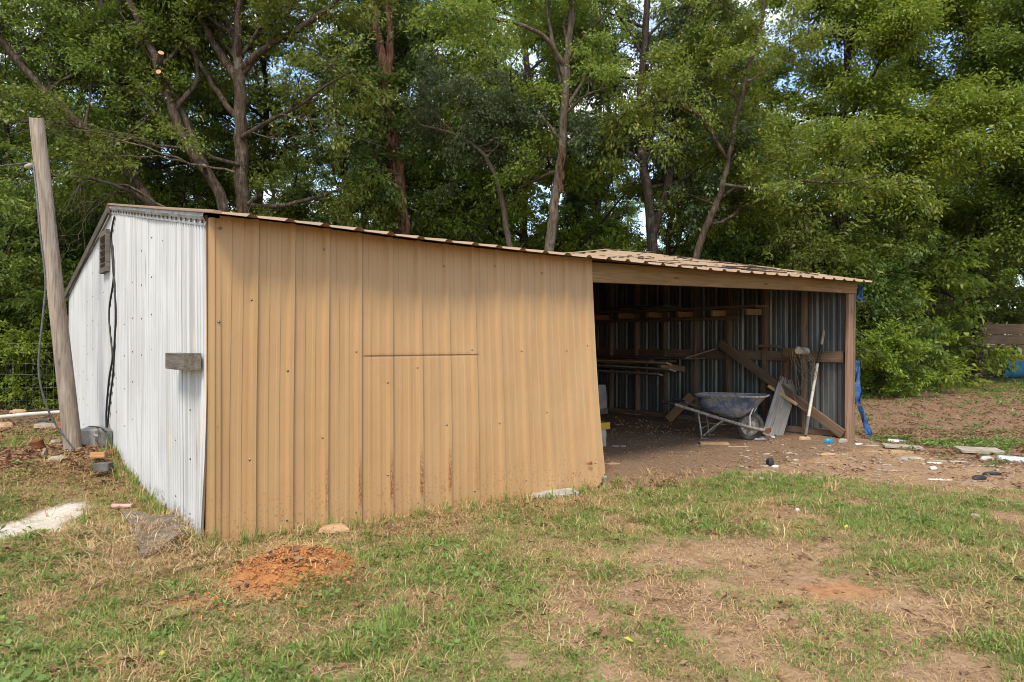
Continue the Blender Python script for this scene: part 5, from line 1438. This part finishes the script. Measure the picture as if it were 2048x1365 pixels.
# protos sort by name inside a collection: keep the order in the names
protos = [blade_mesh('a_turf', 'grass_green', 28, .06, .018, .045, .0040, 1.0, 1, 0, .8), blade_mesh('b_turf', 'grass_green', 22, .055, .02, .06, .0042, .9, 2, .1, 1), blade_mesh('c_turf', 'grass_green', 20, .055, .015, .04, .0046, 1.15, 3, .3, 1),
          blade_mesh('d_straw', 'grass_dry', 24, .065, .03, .085, .0034, 1.45, 4), blade_mesh('e_straw', 'grass_dry', 20, .055, .02, .055, .0034, 1.35, 5), blade_mesh('f_straw', 'grass_dry', 16, .07, .04, .10, .003, 1.5, 6)]
idx = np.where(isg, g.integers(0, 3, len(x)), g.integers(3, 6, len(x)))
def lay(sel, dz=0.0):
    P = np.stack([x[sel], y[sel], terrain(x[sel], y[sel]) + dz], 1); n = sel.sum()
    rot = np.stack([g.normal(0, .08, n), g.normal(0, .08, n), g.uniform(0, 6.283, n)], 1)
    return P, rot, scl[sel] * g.uniform(.6, 1.35, n) * (.6 + .85 * fbm(x[sel] * 1.9, y[sel] * 1.9, 123, 3))
P, rot, s_ = lay(sel)
scatter('grass', protos, P, rot, s_ , idx[sel])
ts = (u_ < -.02) & (u_ > -.75) & (v_ > -.55) & (v_ < .75) & (g.uniform(0, 1, len(x)) < .13)
Pt, rt, st_ = lay(ts, .055)
scatter('loose_thatch', [blade_mesh('a_thatch', 'grass_dry', 10, .06, .04, .10, .0035, 1.35, 61), blade_mesh('b_thatch', 'grass_dry', 8, .07, .04, .12, .003, 1.35, 62)], Pt, rt, st_, g.integers(0, 2, len(Pt)))
cb = (ok | (zn['floor'] > .5) & (v_ < 4)) & (g.uniform(0, 1, len(x)) < np.clip(.20 * zn['bare'] * (1 - .45 * zn['floor']) + .5 * (zn['orange'] > .35) + .12 * zn['straw'], 0, .6)) & (zn['orange'] < .35) & (zn['lime'] < .15)
Pc, rc, sc2 = lay(cb)
def crumb(nm, mt, n_, sd, r0_=.012):
    q = MB(); gg = random.Random(sd)
    for i in range(n_):
        w_ = gg.uniform(.4, 1.2) * r0_; q.rock((gg.gauss(0, .04), gg.gauss(0, .04), w_ * .2), (w_ * 1.4, w_, w_ * .8), sd * 50 + i, gg.uniform(0, 3))
    me = bpy.data.meshes.new(nm); me.from_pydata(q.v, [], q.f); me.materials.append(M[mt]); return bpy.data.objects.new(nm, me)
scatter('soil_crumbs', [crumb('a_crumb', 'crumb', 6, 1, .006), crumb('b_crumb', 'crumb', 4, 2, .010), crumb('c_crumb', 'crumb', 8, 3, .005)], Pc, rc, sc2, g.integers(0, 3, len(Pc)))
xm_ = g.normal(MOUND[0], .20, 900); ym_ = g.normal(MOUND[1], .22, 900)
Pm = np.stack([xm_, ym_, terrain(xm_, ym_)], 1); rm_ = np.stack([np.zeros(900), np.zeros(900), g.uniform(0, 6.28, 900)], 1)
scatter('clay_crumbs', [crumb('a_clay', 'clay', 5, 11, .009), crumb('b_clay', 'clay', 3, 12, .013), crumb('c_clay', 'clay', 8, 13, .006)], Pm, rm_, g.uniform(.6, 1.3, 900), g.integers(0, 3, 900))
# taller tufts along the walls and here and there in the lawn
edge = ok & ((np.abs(v_ + .14 - flare) < .10) & (u_ > -.1) & (u_ < 3.4) & (g.uniform(0, 1, len(x)) < .16) | (np.abs(u_ + .08) < .07) & (v_ > -.2) & (v_ < 3.4) & (g.uniform(0, 1, len(x)) < .26) | (green > .5) & (g.uniform(0, 1, len(x)) < .012))
P, rot, s_ = lay(edge)
protos = [blade_mesh('a_tuft', 'grass_green', 14, .03, .06, .17, .0055, .55, 21, .2, .9), blade_mesh('b_tuft', 'grass_dry', 12, .03, .06, .16, .004, .8, 22), blade_mesh('c_tuft', 'grass_green', 10, .02, .05, .13, .006, .8, 23, .3, 1)]
scatter('tall_grass', protos, P, rot, s_ / 1.1, g.integers(0, 3, len(P)))
# broad-leaved weeds
wd_ = ok & (g.uniform(0, 1, len(x)) < (.035 * np.clip(green, 0, 1) * (x < -.2) * (y < 4.6) + .008 * green + .30 * (ell(x, y, 1960, 893, 110, 9) > .35) + .20 * (ell(x, y, 1800, 885, 60, 7) > .4) + .03 * zn['litter'] * (y < 16) * (x > 4) + .10 * (ell(x, y, 215, 1075, 55, 22) > .3) + .05 * zn['far']))
P, rot, s_ = lay(wd_)
protos = [broad_mesh('a_weed', 'weed', 14, .04, 31), broad_mesh('b_weed', 'weed', 18, .055, 32), broad_mesh('c_weed', 'weed', 12, .035, 33)]
scatter('weeds', protos, P, rot, s_ * .8, g.integers(0, 3, len(P)))
# brown leaf litter
lt = ok & (zn['lime'] < .15) & (g.uniform(0, 1, len(x)) < ((.75 - .45 * (x > 3)) * zn['litter'] + .012 * (zn['lime'] < .2) + .06 * zn['straw'] + .012 * zn['road']))
P, rot, s_ = lay(lt)
protos = [litter_mesh('a_leaf', 'dry_leaf', 41), litter_mesh('b_leaf', 'dry_leaf', 42, 4), litter_mesh('c_leaf', 'dry_leaf', 43, 2), litter_mesh('d_leaf', 'dry_leaf', 44, 2)]
scatter('leaf_litter', protos, P, rot, np.minimum(s_, 1.25) * .72, g.integers(0, 4, len(P)))
# a few yellow leaves one can pick out on the lawn
ym = litter_mesh('yellow_leaf', 'yellow_leaf', 45, 1).data
for i, (px_, py_, lab) in enumerate(((1250, 1278, 'yellow fallen leaf on dark bare soil'), (1319, 1304, 'yellow-green fallen leaf next to a grass tuft'), (1636, 1088, 'yellow curled leaf lying in the thick lawn'), (1698, 1058, 'bright yellow leaf in the lawn below the track'),
                          (330, 1311, 'small yellow leaf among broad weeds'), (1284, 1005, 'faded yellow leaf in straw near the tan wall corner'))):
    p = at(px_, py_, .02); o = bpy.data.objects.new('yellow_leaf', ym); COL.objects.link(o); o.location = (p[0], p[1], gz(p[0], p[1]) + .02); o.rotation_euler = (.2, .1, i * 1.3); o.scale = (.8, .8, .8); tag(o, lab, 'leaf', 'yellow leaves on the lawn')
